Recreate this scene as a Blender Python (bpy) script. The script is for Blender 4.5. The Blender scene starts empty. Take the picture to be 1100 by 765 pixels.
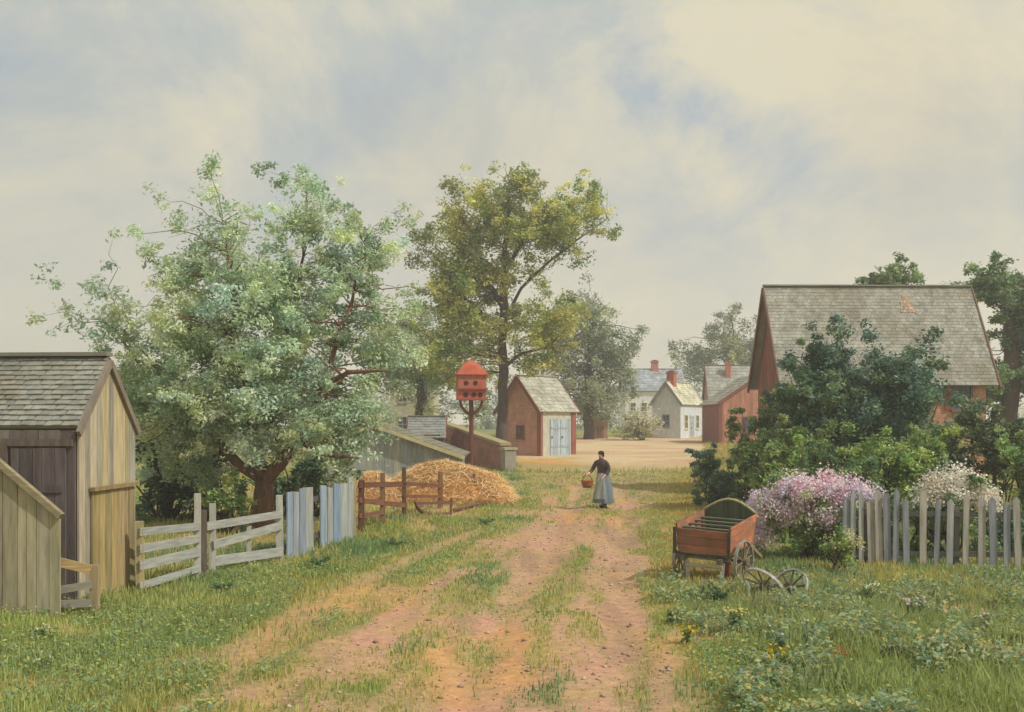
import bpy, bmesh, math, random
import numpy as np
from mathutils import Vector, Matrix, Euler

random.seed(7)
R = np.random.default_rng(7)
scn = bpy.context.scene
COL = scn.collection
rad = math.radians

# ------------------------------------------------------------------ survey helpers
KF, HV, CZ = 1180.0, 455.0, 2.44          # focal length, eye line, eye height of the survey


def vnoise(x, y, seed=0):
    x = np.asarray(x, float); y = np.asarray(y, float)
    xi = np.floor(x); yi = np.floor(y)
    fx = x - xi; fy = y - yi
    fx = fx*fx*(3-2*fx); fy = fy*fy*(3-2*fy)

    def h(a, b):
        s = np.sin(a*127.1 + b*311.7 + seed*74.7)*43758.5453
        return s - np.floor(s)
    return (h(xi, yi)*(1-fx)+h(xi+1, yi)*fx)*(1-fy)+(h(xi, yi+1)*(1-fx)+h(xi+1, yi+1)*fx)*fy


def fbm(x, y, seed=0, oct=4):
    t = 0; a = .5; s = 0
    for i in range(oct):
        t = t + a*vnoise(np.asarray(x)*2**i+i*13.7, np.asarray(y)*2**i-i*7.1, seed+i); s += a; a *= .5
    return t/s


def sstep(a, b, x):
    t = np.clip((np.asarray(x, float)-a)/(b-a), 0, 1)
    return t*t*(3-2*t)


LY = np.array([0, 9.3, 14.8, 19.9, 26, 31, 42, 53, 66, 90, 200.])
LL = np.array([-2.6, -2.3, -1.85, -1.0, .1, .8, .7, .2, .3, .4, .4])
LR = np.array([1.5, 1.5, 1.95, 2.35, 3.0, 3.75, 6.2, 9.0, 11.5, 16, 16.])
T1 = np.array([-.9, -.55, -.05, .55, 1.2, 1.65, 2.6, 3.6, 4.5, 6, 6.])
T2 = np.array([.75, 1.0, 1.5, 2.0, 2.65, 3.15, 4.3, 5.6, 6.5, 8, 8.])


def lane_lr(y):
    return np.interp(y, LY, LL), np.interp(y, LY, LR)


def lane_mask(x, y):
    l, r = lane_lr(y)
    w = (fbm(np.asarray(x)*1.3, np.asarray(y)*.9, 3)-.5)*.9
    m = sstep(-.35, .35, np.minimum(x-l, r-x)+w)
    return m*sstep(92, 86, y)


def gz(x, y):
    x = np.asarray(x, float); y = np.asarray(y, float)
    t = np.clip(y-29, 0, 76)
    z = 0.0225*t*sstep(0, 10, t)
    z = z - .25*sstep(100, 200, y)
    z = z + .14*sstep(-3.0, -5.5, x-0.18*(y-15))*sstep(40, 30, y)
    near = sstep(60, 40, y)
    a = np.interp(y, LY, T1); b = np.interp(y, LY, T2)
    z = z - near*.05*(np.exp(-((x-a)/.28)**2)+np.exp(-((x-b)/.28)**2))
    z = z + near*(.10*(fbm(x*.45, y*.45, 11)-.5)+.05*(fbm(x*1.9, y*1.9, 12)-.5))
    return z


def gzf(x, y):
    return float(gz(np.array([x]), np.array([y]))[0])


def P(u, v, Y):
    return Vector(((u-550)/KF*Y, Y, CZ+(HV-v)/KF*Y))


def G(u, v):
    ys = np.linspace(6, 160, 6000)
    d = CZ+(HV-v)/KF*ys - gz((u-550)/KF*ys, ys)
    i = int(np.argmax(d < 0)) if (d < 0).any() else len(ys)-1
    Y = ys[i]; X = (u-550)/KF*Y
    return Vector((X, Y, gzf(X, Y)))


def GX(u, Y):
    X = (u-550)/KF*Y
    return Vector((X, Y, gzf(X, Y)))


def on_plane(A, B):
    dx, dy = B.x-A.x, B.y-A.y

    def f(u, v):
        k = (u-550)/KF
        # A.x+t*dx = k*(A.y+t*dy)
        t = (k*A.y-A.x)/(dx-k*dy)
        return P(u, v, A.y+t*dy)
    return f


def S(r, g, b):
    f = lambda c: ((c/255+.055)/1.055)**2.4 if c > 10 else c/255/12.92
    return (f(r), f(g), f(b))


def mulc(c, k):
    return (c[0]*k, c[1]*k, c[2]*k)


def jit(c, a=.15):
    k = 1+random.uniform(-a, a)
    return (c[0]*k*(1+random.uniform(-a, a)*.25), c[1]*k, c[2]*k*(1+random.uniform(-a, a)*.25))


# ------------------------------------------------------------------ objects
def props(o, label=None, cat=None, group=None, kind=None):
    if label: o['label'] = label
    if cat: o['category'] = cat
    if group: o['group'] = group
    if kind: o['kind'] = kind
    return o


def thing(name, label, cat, loc=(0, 0, 0), rz=0, group=None):
    o = bpy.data.objects.new(name, None); COL.objects.link(o)
    o.empty_display_size = .2
    o.location = loc; o.rotation_euler = (0, 0, rz)
    return props(o, label, cat, group)


def link(name, me, mat, parent=None, keep_world=True):
    me.materials.append(mat)
    o = bpy.data.objects.new(name, me); COL.objects.link(o)
    if parent is not None:
        o.parent = parent
    return o


class MB:
    """collects shapes for one mesh, with a tint per vertex"""
    def __init__(s, tint=(1, 1, 1)):
        s.v = []; s.f = []; s.c = []; s.t = tint

    def add(s, vs, fs, tint=None):
        n = len(s.v); t = tint or s.t
        s.v += [tuple(p) for p in vs]; s.c += [t]*len(vs)
        s.f += [tuple(i+n for i in f) for f in fs]
        return s

    def hexa(s, p, tint=None):     # 4 bottom + 4 top
        return s.add(p, [(3, 2, 1, 0), (4, 5, 6, 7), (0, 1, 5, 4), (1, 2, 6, 5), (2, 3, 7, 6), (3, 0, 4, 7)], tint)

    def box(s, c, size, tint=None, rot=None):
        c = Vector(c); x, y, z = [q/2 for q in size]
        p = [Vector(q) for q in ((-x, -y, -z), (x, -y, -z), (x, y, -z), (-x, y, -z), (-x, -y, z), (x, -y, z), (x, y, z), (-x, y, z))]
        if rot: p = [Euler(rot).to_matrix() @ q for q in p]
        return s.hexa([c+q for q in p], tint)

    def beam(s, a, b, w, h, tint=None, side=None, taper=1.0):
        a = Vector(a); b = Vector(b); d = (b-a).normalized()
        if side is None:
            side = Vector((0, 0, 1)).cross(d)
            side = Vector((1, 0, 0)) if side.length < .2 else side
        side = Vector(side); side = (side-d*side.dot(d)).normalized(); up = d.cross(side)
        q = []
        for p, k in ((a, 1), (b, taper)):
            q += [p-side*w/2*k-up*h/2*k, p+side*w/2*k-up*h/2*k, p+side*w/2*k+up*h/2*k, p-side*w/2*k+up*h/2*k]
        return s.add(q, [(3, 2, 1, 0), (4, 5, 6, 7), (0, 1, 5, 4), (1, 2, 6, 5), (2, 3, 7, 6), (3, 0, 4, 7)], tint)

    def tube(s, pts, rs, n=8, tint=None):
        pts = [Vector(p) for p in pts]
        if not hasattr(rs, '__len__'): rs = [rs]*len(pts)
        vs = []; fs = []; prev = None
        for i, p in enumerate(pts):
            d = (pts[min(i+1, len(pts)-1)]-pts[max(i-1, 0)]).normalized()
            if prev is None:
                a = d.cross(Vector((0, 0, 1)))
                if a.length < .1: a = d.cross(Vector((1, 0, 0)))
            else:
                a = prev-d*prev.dot(d)
            a.normalize(); prev = a; b = d.cross(a)
            for k in range(n):
                t = 2*math.pi*k/n
                vs.append(p+(a*math.cos(t)+b*math.sin(t))*rs[i])
        for i in range(len(pts)-1):
            for k in range(n):
                fs.append((i*n+k, i*n+(k+1) % n, (i+1)*n+(k+1) % n, (i+1)*n+k))
        fs.append(tuple(range(n))[::-1]); fs.append(tuple((len(pts)-1)*n+k for k in range(n)))
        return s.add(vs, fs, tint)

    def lathe(s, prof, n=16, c=(0, 0, 0), tint=None, fold=None):
        vs = []; fs = []; c = Vector(c)
        for j, (r, z) in enumerate(prof):
            for k in range(n):
                t = 2*math.pi*k/n
                q = r if fold is None else fold(r, z, t)
                ex = 1.0
                vs.append(c+Vector((q*math.cos(t), q*math.sin(t)*ex, z)))
        m = len(prof)
        for j in range(m-1):
            for k in range(n):
                fs.append((j*n+k, j*n+(k+1) % n, (j+1)*n+(k+1) % n, (j+1)*n+k))
        fs.append(tuple(range(n))[::-1]); fs.append(tuple((m-1)*n+k for k in range(n)))
        return s.add(vs, fs, tint)

    def ball(s, c, r, n=10, m=7, tint=None):
        r = r if hasattr(r, '__len__') else (r, r, r)
        vs = []; fs = []
        for j in range(1, m):
            a = math.pi*j/m
            for k in range(n):
                t = 2*math.pi*k/n
                vs.append((c[0]+r[0]*math.sin(a)*math.cos(t), c[1]+r[1]*math.sin(a)*math.sin(t), c[2]+r[2]*math.cos(a)))
        for j in range(m-2):
            for k in range(n):
                fs.append((j*n+k, (j+1)*n+k, (j+1)*n+(k+1) % n, j*n+(k+1) % n))
        vs.append((c[0], c[1], c[2]+r[2])); vs.append((c[0], c[1], c[2]-r[2]))
        T = len(vs)-2; B = len(vs)-1
        for k in range(n):
            fs.append((T, k, (k+1) % n)); fs.append((B, (m-2)*n+(k+1) % n, (m-2)*n+k))
        return s.add(vs, fs, tint)

    def shift(s, d):
        d = Vector(d); s.v = [tuple(Vector(p)-d) for p in s.v]; return s

    def build(s, name, mat, parent=None, smooth=False):
        me = bpy.data.meshes.new(name)
        me.from_pydata(s.v, [], s.f)
        a = me.color_attributes.new('tint', 'FLOAT_COLOR', 'POINT')
        arr = np.ones((len(s.v), 4), np.float32); arr[:, :3] = np.array(s.c, np.float32)
        a.data.foreach_set('color', arr.ravel())
        if smooth:
            me.polygons.foreach_set('use_smooth', np.ones(len(me.polygons), bool))
        me.update()
        return link(name, me, mat, parent)


def np_mesh(name, V, F, tint, mat, parent=None, smooth=False):
    V = np.asarray(V, np.float32); F = np.asarray(F, np.int32)
    me = bpy.data.meshes.new(name)
    me.vertices.add(len(V)); me.vertices.foreach_set('co', V.ravel())
    k = F.shape[1]
    me.loops.add(F.size); me.loops.foreach_set('vertex_index', F.ravel())
    me.polygons.add(len(F))
    me.polygons.foreach_set('loop_start', np.arange(0, F.size, k, dtype=np.int32))
    me.polygons.foreach_set('loop_total', np.full(len(F), k, np.int32))
    if smooth: me.polygons.foreach_set('use_smooth', np.ones(len(F), bool))
    a = me.color_attributes.new('tint', 'FLOAT_COLOR', 'POINT')
    arr = np.ones((len(V), 4), np.float32); arr[:, :3] = tint
    a.data.foreach_set('color', arr.ravel())
    me.update(calc_edges=True); me.validate()
    return link(name, me, mat, parent)


# ------------------------------------------------------------------ materials
def new_mat(name):
    m = bpy.data.materials.new(name); m.use_nodes = True
    nt = m.node_tree; nt.nodes.clear()
    out = nt.nodes.new('ShaderNodeOutputMaterial')
    return m, nt, out


def N(nt, t, **kw):
    n = nt.nodes.new(t)
    for k, v in kw.items(): setattr(n, k, v)
    return n


def tint_mat(name, scale=(3, 3, 3), lo=.7, hi=1.2, rough=.85, bump=.3, bscale=None, spec=.2, dist=.01, second=None, detail=6, warm=None):
    m, nt, out = new_mat(name); L = nt.links.new
    att = N(nt, 'ShaderNodeAttribute', attribute_name='tint')
    tc = N(nt, 'ShaderNodeTexCoord'); mp = N(nt, 'ShaderNodeMapping'); mp.inputs['Scale'].default_value = scale
    L(tc.outputs['Object'], mp.inputs['Vector'])
    no = N(nt, 'ShaderNodeTexNoise'); no.inputs['Scale'].default_value = 1; no.inputs['Detail'].default_value = detail; no.inputs['Roughness'].default_value = .65
    L(mp.outputs[0], no.inputs['Vector'])
    mr = N(nt, 'ShaderNodeMapRange'); mr.inputs['From Min'].default_value = .3; mr.inputs['From Max'].default_value = .7
    mr.inputs['To Min'].default_value = lo; mr.inputs['To Max'].default_value = hi
    L(no.outputs['Fac'], mr.inputs['Value'])
    sc = N(nt, 'ShaderNodeVectorMath', operation='SCALE'); L(att.outputs['Color'], sc.inputs[0]); L(mr.outputs[0], sc.inputs['Scale'])
    col = sc.outputs[0]
    if warm:        # large-scale stain
        n2 = N(nt, 'ShaderNodeTexNoise'); n2.inputs['Scale'].default_value = warm[1]; n2.inputs['Detail'].default_value = 5
        L(tc.outputs['Object'], n2.inputs['Vector'])
        r2 = N(nt, 'ShaderNodeMapRange'); r2.inputs['From Min'].default_value = .45; r2.inputs['From Max'].default_value = .7; r2.inputs['To Max'].default_value = warm[2]
        L(n2.outputs['Fac'], r2.inputs['Value'])
        mx = N(nt, 'ShaderNodeMixRGB'); L(r2.outputs[0], mx.inputs['Fac']); L(col, mx.inputs['Color1']); mx.inputs['Color2'].default_value = (*warm[0], 1)
        col = mx.outputs[0]
    b = N(nt, 'ShaderNodeBsdfPrincipled'); L(col, b.inputs['Base Color'])
    b.inputs['Roughness'].default_value = rough; b.inputs['Specular IOR Level'].default_value = spec
    if bump:
        bp = N(nt, 'ShaderNodeBump'); bp.inputs['Strength'].default_value = bump; bp.inputs['Distance'].default_value = dist
        L(no.outputs['Fac'], bp.inputs['Height']); L(bp.outputs[0], b.inputs['Normal'])
    L(b.outputs[0], out.inputs['Surface'])
    return m


def brick_mat(name, c1, c2, mortar, bw=.24, bh=.08, bump=.4):
    m, nt, out = new_mat(name); L = nt.links.new
    tc = N(nt, 'ShaderNodeTexCoord'); sp = N(nt, 'ShaderNodeSeparateXYZ'); L(tc.outputs['Object'], sp.inputs[0])
    ad = N(nt, 'ShaderNodeMath', operation='ADD'); L(sp.outputs[0], ad.inputs[0]); L(sp.outputs[1], ad.inputs[1])
    cb = N(nt, 'ShaderNodeCombineXYZ'); L(ad.outputs[0], cb.inputs[0]); L(sp.outputs[2], cb.inputs[1])
    br = N(nt, 'ShaderNodeTexBrick'); L(cb.outputs[0], br.inputs['Vector'])
    br.inputs['Scale'].default_value = 1; br.inputs['Brick Width'].default_value = bw; br.inputs['Row Height'].default_value = bh
    br.inputs['Mortar Size'].default_value = .008; br.inputs['Color1'].default_value = (*c1, 1); br.inputs['Color2'].default_value = (*c2, 1)
    br.inputs['Mortar'].default_value = (*mortar, 1)
    no = N(nt, 'ShaderNodeTexNoise'); no.inputs['Scale'].default_value = 1.8; no.inputs['Detail'].default_value = 7; no.inputs['Roughness'].default_value = .7
    L(tc.outputs['Object'], no.inputs['Vector'])
    mr = N(nt, 'ShaderNodeMapRange'); mr.inputs['From Min'].default_value = .3; mr.inputs['From Max'].default_value = .7; mr.inputs['To Min'].default_value = .7; mr.inputs['To Max'].default_value = 1.25
    L(no.outputs['Fac'], mr.inputs['Value'])
    sc = N(nt, 'ShaderNodeVectorMath', operation='SCALE'); L(br.outputs['Color'], sc.inputs[0]); L(mr.outputs[0], sc.inputs['Scale'])
    b = N(nt, 'ShaderNodeBsdfPrincipled'); L(sc.outputs[0], b.inputs['Base Color']); b.inputs['Roughness'].default_value = .9; b.inputs['Specular IOR Level'].default_value = .15
    bp = N(nt, 'ShaderNodeBump'); bp.inputs['Strength'].default_value = bump; bp.inputs['Distance'].default_value = .01; bp.invert = True
    L(br.outputs['Fac'], bp.inputs['Height']); L(bp.outputs[0], b.inputs['Normal'])
    L(b.outputs[0], out.inputs['Surface'])
    return m


def leaf_mat(name, trans=.35, rough=.55, spec=.25):
    m, nt, out = new_mat(name); L = nt.links.new
    att = N(nt, 'ShaderNodeAttribute', attribute_name='tint')
    b = N(nt, 'ShaderNodeBsdfPrincipled'); b.inputs['Roughness'].default_value = rough; b.inputs['Specular IOR Level'].default_value = spec
    L(att.outputs['Color'], b.inputs['Base Color'])
    t = N(nt, 'ShaderNodeBsdfTranslucent')
    hs = N(nt, 'ShaderNodeHueSaturation'); hs.inputs['Saturation'].default_value = 1.1; hs.inputs['Value'].default_value = 1.15
    L(att.outputs['Color'], hs.inputs['Color']); L(hs.outputs[0], t.inputs['Color'])
    mx = N(nt, 'ShaderNodeMixShader'); mx.inputs[0].default_value = trans
    L(b.outputs[0], mx.inputs[1]); L(t.outputs[0], mx.inputs[2]); L(mx.outputs[0], out.inputs['Surface'])
    return m


M = {}
M['wood'] = tint_mat('weathered_wood', (14, 14, 1.6), .62, 1.25, .9, .5)
M['woodx'] = tint_mat('weathered_wood_along', (2.5, 2.5, 30), .6, 1.2, .9, .5)
M['paint'] = tint_mat('old_paint', (4, 4, 2), .78, 1.15, .7, .25)
M['shingle'] = tint_mat('shingle', (2.2, 2.2, 2.2), .68, 1.25, .9, .4, warm=((.19, .15, .085), .9, .55))
M['plain'] = tint_mat('plain_rough', (6, 6, 6), .8, 1.15, .85, .3)
M['bark'] = tint_mat('bark', (9, 9, 2.5), .5, 1.35, .95, .9, dist=.03)
M['straw'] = tint_mat('straw', (9, 9, 9), .7, 1.25, .8, .4)
M['cloth'] = tint_mat('cloth', (12, 12, 5), .78, 1.12, .95, .15)
M['worn'] = tint_mat('worn_paint', (3, 3, 11), .62, 1.2, .85, .35, warm=((.20, .15, .11), 5.5, .75))
M['worn2'] = tint_mat('faded_paint', (3, 3, 1.2), .68, 1.2, .85, .35, warm=((.42, .22, .15), 2.6, .55))
M['skin'] = tint_mat('skin', (20, 20, 20), .92, 1.06, .6, .05)
M['iron'] = tint_mat('grey_rim', (12, 12, 12), .6, 1.3, .6, .3, spec=.4)
M['leaf'] = leaf_mat('leaf')
M['silver'] = leaf_mat('silver_leaf', .42, .45, .35)
M['petal'] = leaf_mat('petal', .3, .7, .1)
M['grass'] = leaf_mat('grass_blade', .35, .6, .2)
M['brick'] = brick_mat('brick_wall_mat', S(172, 116, 98), S(158, 106, 94), S(168, 148, 130))
M['brickpink'] = brick_mat('brick_pink_mat', S(216, 154, 136), S(204, 142, 128), S(206, 176, 160))
M['brickbarn'] = brick_mat('brick_barn_mat', S(206, 146, 118), S(190, 130, 106), S(196, 168, 142))
g_, nt_, out_ = new_mat('window_glass')
b_ = N(nt_, 'ShaderNodeBsdfPrincipled'); b_.inputs['Base Color'].default_value = (.05, .06, .075, 1); b_.inputs['Roughness'].default_value = .12
nt_.links.new(b_.outputs[0], out_.inputs[0]); M['glass'] = g_


def ground_mat():
    m, nt, out = new_mat('earth'); L = nt.links.new
    att = N(nt, 'ShaderNodeAttribute', attribute_name='tint'); tc = N(nt, 'ShaderNodeTexCoord')
    n1 = N(nt, 'ShaderNodeTexNoise'); n1.inputs['Scale'].default_value = 7; n1.inputs['Detail'].default_value = 9; n1.inputs['Roughness'].default_value = .72
    L(tc.outputs['Object'], n1.inputs['Vector'])
    mr = N(nt, 'ShaderNodeMapRange'); mr.inputs['From Min'].default_value = .3; mr.inputs['From Max'].default_value = .7; mr.inputs['To Min'].default_value = .7; mr.inputs['To Max'].default_value = 1.22
    L(n1.outputs['Fac'], mr.inputs['Value'])
    v = N(nt, 'ShaderNodeTexVoronoi'); v.inputs['Scale'].default_value = 26; L(tc.outputs['Object'], v.inputs['Vector'])
    mr2 = N(nt, 'ShaderNodeMapRange'); mr2.inputs['From Max'].default_value = .5; mr2.inputs['To Min'].default_value = .82; mr2.inputs['To Max'].default_value = 1.08
    L(v.outputs['Distance'], mr2.inputs['Value'])
    mu = N(nt, 'ShaderNodeMath', operation='MULTIPLY'); L(mr.outputs[0], mu.inputs[0]); L(mr2.outputs[0], mu.inputs[1])
    sc = N(nt, 'ShaderNodeVectorMath', operation='SCALE'); L(att.outputs['Color'], sc.inputs[0]); L(mu.outputs[0], sc.inputs['Scale'])
    b = N(nt, 'ShaderNodeBsdfPrincipled'); b.inputs['Roughness'].default_value = .95; b.inputs['Specular IOR Level'].default_value = .1
    L(sc.outputs[0], b.inputs['Base Color'])
    bp = N(nt, 'ShaderNodeBump'); bp.inputs['Strength'].default_value = .7; bp.inputs['Distance'].default_value = .03
    L(n1.outputs['Fac'], bp.inputs['Height']); L(bp.outputs[0], b.inputs['Normal'])
    L(b.outputs[0], out.inputs['Surface'])
    return m


M['earth'] = ground_mat()

# ------------------------------------------------------------------ ground
C_DIRT = np.array(S(180, 146, 116)); C_PINK = np.array(S(190, 146, 122)); C_OCH = np.array(S(184, 154, 104))
C_GRN = np.array(S(122, 132, 80)); C_OLV = np.array(S(156, 150, 92)); C_CREAM = np.array(S(214, 194, 152)); C_ORG = np.array(S(206, 152, 88))


def mixa(a, b, t):
    return a*(1-t[..., None])+b*t[..., None]


def blob(x, y, cx, cy, rx, ry, s=21):
    d = np.sqrt(((x-cx)/rx)**2+((y-cy)/ry)**2)+(fbm(x*2, y*1.5, s)-.5)*.9
    return sstep(1.1, .6, d)


_p1 = G(398, 642); _p2 = G(345, 700)


def track(x, y):
    a = np.interp(y, LY, T1); b = np.interp(y, LY, T2)
    w = .42+.25*(fbm(x*.7, y*.4, 9)-.5)
    t = np.maximum(np.exp(-((x-a)/w)**2), np.exp(-((x-b)/w)**2))
    return np.clip(t*1.25+(fbm(x*2.2, y*.7, 5)-.5)*.7, 0, 1)


def bare(x, y):
    """how bare of grass the soil is"""
    lm = lane_mask(x, y); tr = track(x, y)
    far = sstep(33, 44, y)
    l0, r0 = lane_lr(y); q = (x-l0)/np.maximum(r0-l0, .1)
    st = fbm(q*9, y*.30, 63); st2 = fbm(x*3.2, y*1.1, 65)
    b = lm*np.clip((.66+.34*tr+2.4*(st-.5)+1.0*(st2-.5))*(1-far)+far*(.45+.8*sstep(44, 60, y)), 0, 1)
    l_, r_ = lane_lr(y)
    b = np.maximum(b, .75*np.exp(-((x-l_+.75)/.5)**2)*sstep(.42, .62, st+.15*fbm(x*1.2, y*.5, 64))*sstep(32, 24, y))
    b = np.maximum(b, .8*blob(x, y, _p1.x, _p1.y, .8, 1.6)*(.55+.7*fbm(x*3, y*2, 66)))
    b = np.maximum(b, .8*blob(x, y, _p2.x+.4, _p2.y, .6, .9, 5))
    b = np.maximum(b, .75*sstep(.62, .75, fbm(x*.55, y*.4, 31))*sstep(9, 2, np.abs(x)))
    b = np.maximum(b, .8*sstep(.56, .68, fbm(x*1.1+5, y*.9, 131))*sstep(2.2, 3.0, x)*sstep(17.5, 16, y))
    yard = sstep(-.2, .8, (y-(16.5+(x+5.4)*3.7)))*sstep(-12, -9, x)*sstep(44, 40, y)*sstep(1.2, .2, x)
    b = np.maximum(b, yard*.55)
    return np.clip(b, 0, 1)


def ground_col(x, y):
    n1 = fbm(x*.8, y*.6, 1); n2 = fbm(x*2.3, y*1.6, 2); n3 = fbm(x*.3, y*.25, 8)
    g = mixa(np.broadcast_to(C_GRN, x.shape+(3,)), C_OLV, sstep(.35, .65, n1))
    g = mixa(g, C_OCH*.9, .5*sstep(.5, .75, n2))
    d = mixa(np.broadcast_to(C_DIRT, x.shape+(3,)), C_PINK, sstep(.4, .65, n3))
    d = mixa(d, C_OCH, .6*sstep(.45, .7, n2))
    d = mixa(d, C_ORG, .5*sstep(.55, .75, fbm(x*1.1, y*.5, 17)))
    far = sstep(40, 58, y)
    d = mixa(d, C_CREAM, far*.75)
    d = mixa(d, C_ORG, .85*blob(x, y, 1.2, 52, 2.6, 5))
    d = mixa(d, C_ORG, .45*blob(x, y, _p1.x, _p1.y, 1.1, 1.8))
    d = mixa(d, np.array(S(150, 122, 98)), .6*sstep(.5, .7, fbm(x*3.1, y*.35, 67))*(1-sstep(40, 50, y)))
    d = mixa(d, C_PINK, .6*sstep(.48, .62, fbm(x*.25, y*.5, 68))*sstep(40, 56, y))
    d = mixa(d, C_OLV, .5*sstep(.5, .66, fbm(x*.3+9, y*.4, 69))*sstep(36, 46, y)*sstep(75, 60, y))
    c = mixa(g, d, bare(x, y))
    # mossy wood and meadow beyond the houses
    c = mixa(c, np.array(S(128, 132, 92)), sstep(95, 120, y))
    return c


def axis(parts):
    a = []
    for s, e, st in parts: a.append(np.arange(s, e, st))
    return np.concatenate(a)


xs = np.concatenate([[-900, -500, -250, -120, -70, -45], axis([(-32, -13, 1.), (-13, 13, .11), (13, 34, 1.)]), [45, 70, 120, 250, 500, 900]])
ys = np.concatenate([[-60, -30, -12, -4, 2], axis([(5, 34, .11), (34, 60, .3), (60, 112, .8)]), [116, 125, 140, 160, 190, 230, 300, 420, 600, 1000]])
gx, gy = np.meshgrid(xs, ys)
gv = np.stack([gx, gy, gz(gx, gy)], -1)
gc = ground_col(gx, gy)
nx, ny = len(xs), len(ys)
idx = np.arange(nx*ny).reshape(ny, nx)
F = np.stack([idx[:-1, :-1], idx[:-1, 1:], idx[1:, 1:], idx[1:, :-1]], -1).reshape(-1, 4)
ctr = gv.reshape(-1, 3)[F].mean(1)
lm = lane_mask(ctr[:, 0], ctr[:, 1]) > .5


def sub_mesh(name, FF):
    used, inv = np.unique(FF, return_inverse=True)
    return np_mesh(name, gv.reshape(-1, 3)[used], inv.reshape(FF.shape), gc.reshape(-1, 3)[used], M['earth'], None, True)


props(sub_mesh('ground', F[~lm]), kind='structure')
props(sub_mesh('dirt_lane', F[lm]), kind='structure')


# ------------------------------------------------------------------ leaves and trees
def rand_unit(n):
    v = R.normal(size=(n, 3)); return v/np.linalg.norm(v, axis=1, keepdims=True)


def leaf_cloud(C, size, col, aspect=.5, up=.35, droop=0):
    """rhombic leaves at points C; returns V,F,tint"""
    n = len(C)
    nrm = rand_unit(n); nrm[:, 2] = np.abs(nrm[:, 2])+up; nrm /= np.linalg.norm(nrm, axis=1, keepdims=True)
    t = rand_unit(n); t[:, 2] -= droop
    a = t-nrm*(t*nrm).sum(1, keepdims=True); a /= np.linalg.norm(a, axis=1, keepdims=True)
    b = np.cross(nrm, a)
    s = (np.asarray(size)*np.ones(n))[:, None]
    h = nrm*s*.10
    V = np.stack([C-a*s*.5, C+b*s*aspect*.5+h-a*s*.05, C+a*s*.5, C-b*s*aspect*.5+h-a*s*.05], 1).reshape(-1, 3)
    F = np.arange(4*n).reshape(n, 4)
    T = np.repeat(col, 4, 0)
    return V, F, T


def sample_lobes(lobes, n, shell=.45):
    w = np.array([l[2] if len(l) > 2 else 1 for l in lobes], float)
    vol = np.array([np.prod(l[1])**.72 for l in lobes])*w
    k = R.choice(len(lobes), n, p=vol/vol.sum())
    d = rand_unit(n)*(R.random(n)**shell)[:, None]
    c = np.array([tuple(l[0]) for l in lobes])[k]+d*np.array([l[1] for l in lobes])[k]
    return c, k


def crown(name, parent, lobes, clumps, per, clump_r, leaf, cols, mat='leaf', aspect=.5, up=.35, droop=0, vary=.28, shell=.45, flat=.75, zmin=None, stray=.05, spray=7):
    o = np.array(parent.location) if parent is not None else np.zeros(3)
    ns = max(6, clumps//spray)
    sc, k = sample_lobes(lobes, ns, shell)
    lc = np.array([tuple(l[0]) for l in lobes])
    ax = (sc-lc[k]); ax /= (np.linalg.norm(ax, axis=1, keepdims=True)+1e-6)
    ax = ax*.9+rand_unit(ns)*.55+np.array([0, 0, .30-droop*.6]); ax /= np.linalg.norm(ax, axis=1, keepdims=True)
    ln = clump_r*2.1*R.uniform(.6, 1.3, ns)
    si = np.arange(clumps) % ns
    tt = R.uniform(-1, 1, clumps)
    wid = (1-.55*np.clip(tt, 0, 1))[:, None]
    cc = sc[si]+ax[si]*(tt*ln[si])[:, None]+np.clip(R.normal(size=(clumps, 3)), -1.7, 1.7)*clump_r*.42*wid
    tips = sc+ax*(ln*.8)[:, None]
    tone = R.integers(0, 10**6, ns)
    cols = np.array(cols, float)
    pick = np.where(R.random(clumps) < .7, tone[si] % len(cols), R.integers(0, len(cols), clumps))
    base = cols[pick]*1.42*(1+R.uniform(-vary*.6, vary*.6, (clumps, 1)))*(1+R.uniform(-vary, vary, (ns, 1)))[si]
    rr = clump_r*.62*R.uniform(.8, 1.3, clumps)*np.maximum(wid[:, 0], .65)
    num = np.maximum(3, (per*R.uniform(.5, 1.4, clumps)).astype(int))
    q = np.repeat(np.arange(clumps), num); n = len(q)
    spread = np.clip(R.normal(size=(n, 3)), -1.8, 1.8)*np.array([.5, .5, .5*flat])
    far = R.random(n) < stray
    spread[far] *= 1.5
    C = cc[q]+spread*rr[q][:, None]
    col = base[q]*(1+R.uniform(-.18, .18, (n, 1)))
    if zmin is not None:
        keep = C[:, 2] > zmin; C = C[keep]; col = col[keep]; n = len(C)
    V, F, T = leaf_cloud(C, leaf*R.uniform(.6, 1.3, n), np.clip(col, 0, 1), aspect, up, droop)
    ob = np_mesh(name, V-o, F, T, M[mat], parent)
    return ob, (tips if zmin is None else tips[tips[:, 2] > zmin+.1])


def limb_curve(a, b, sag=.12, n=6, wob=.06):
    a = Vector(a); b = Vector(b); d = b-a; L = d.length
    pts = []
    for i in range(n+1):
        t = i/n
        p = a+d*t+Vector((0, 0, 1))*math.sin(t*math.pi)*L*sag*(1-t*.4)
        if 0 < i < n: p += Vector((random.uniform(-1, 1), random.uniform(-1, 1), random.uniform(-1, 1)))*L*wob
        pts.append(p)
    return pts


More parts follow.
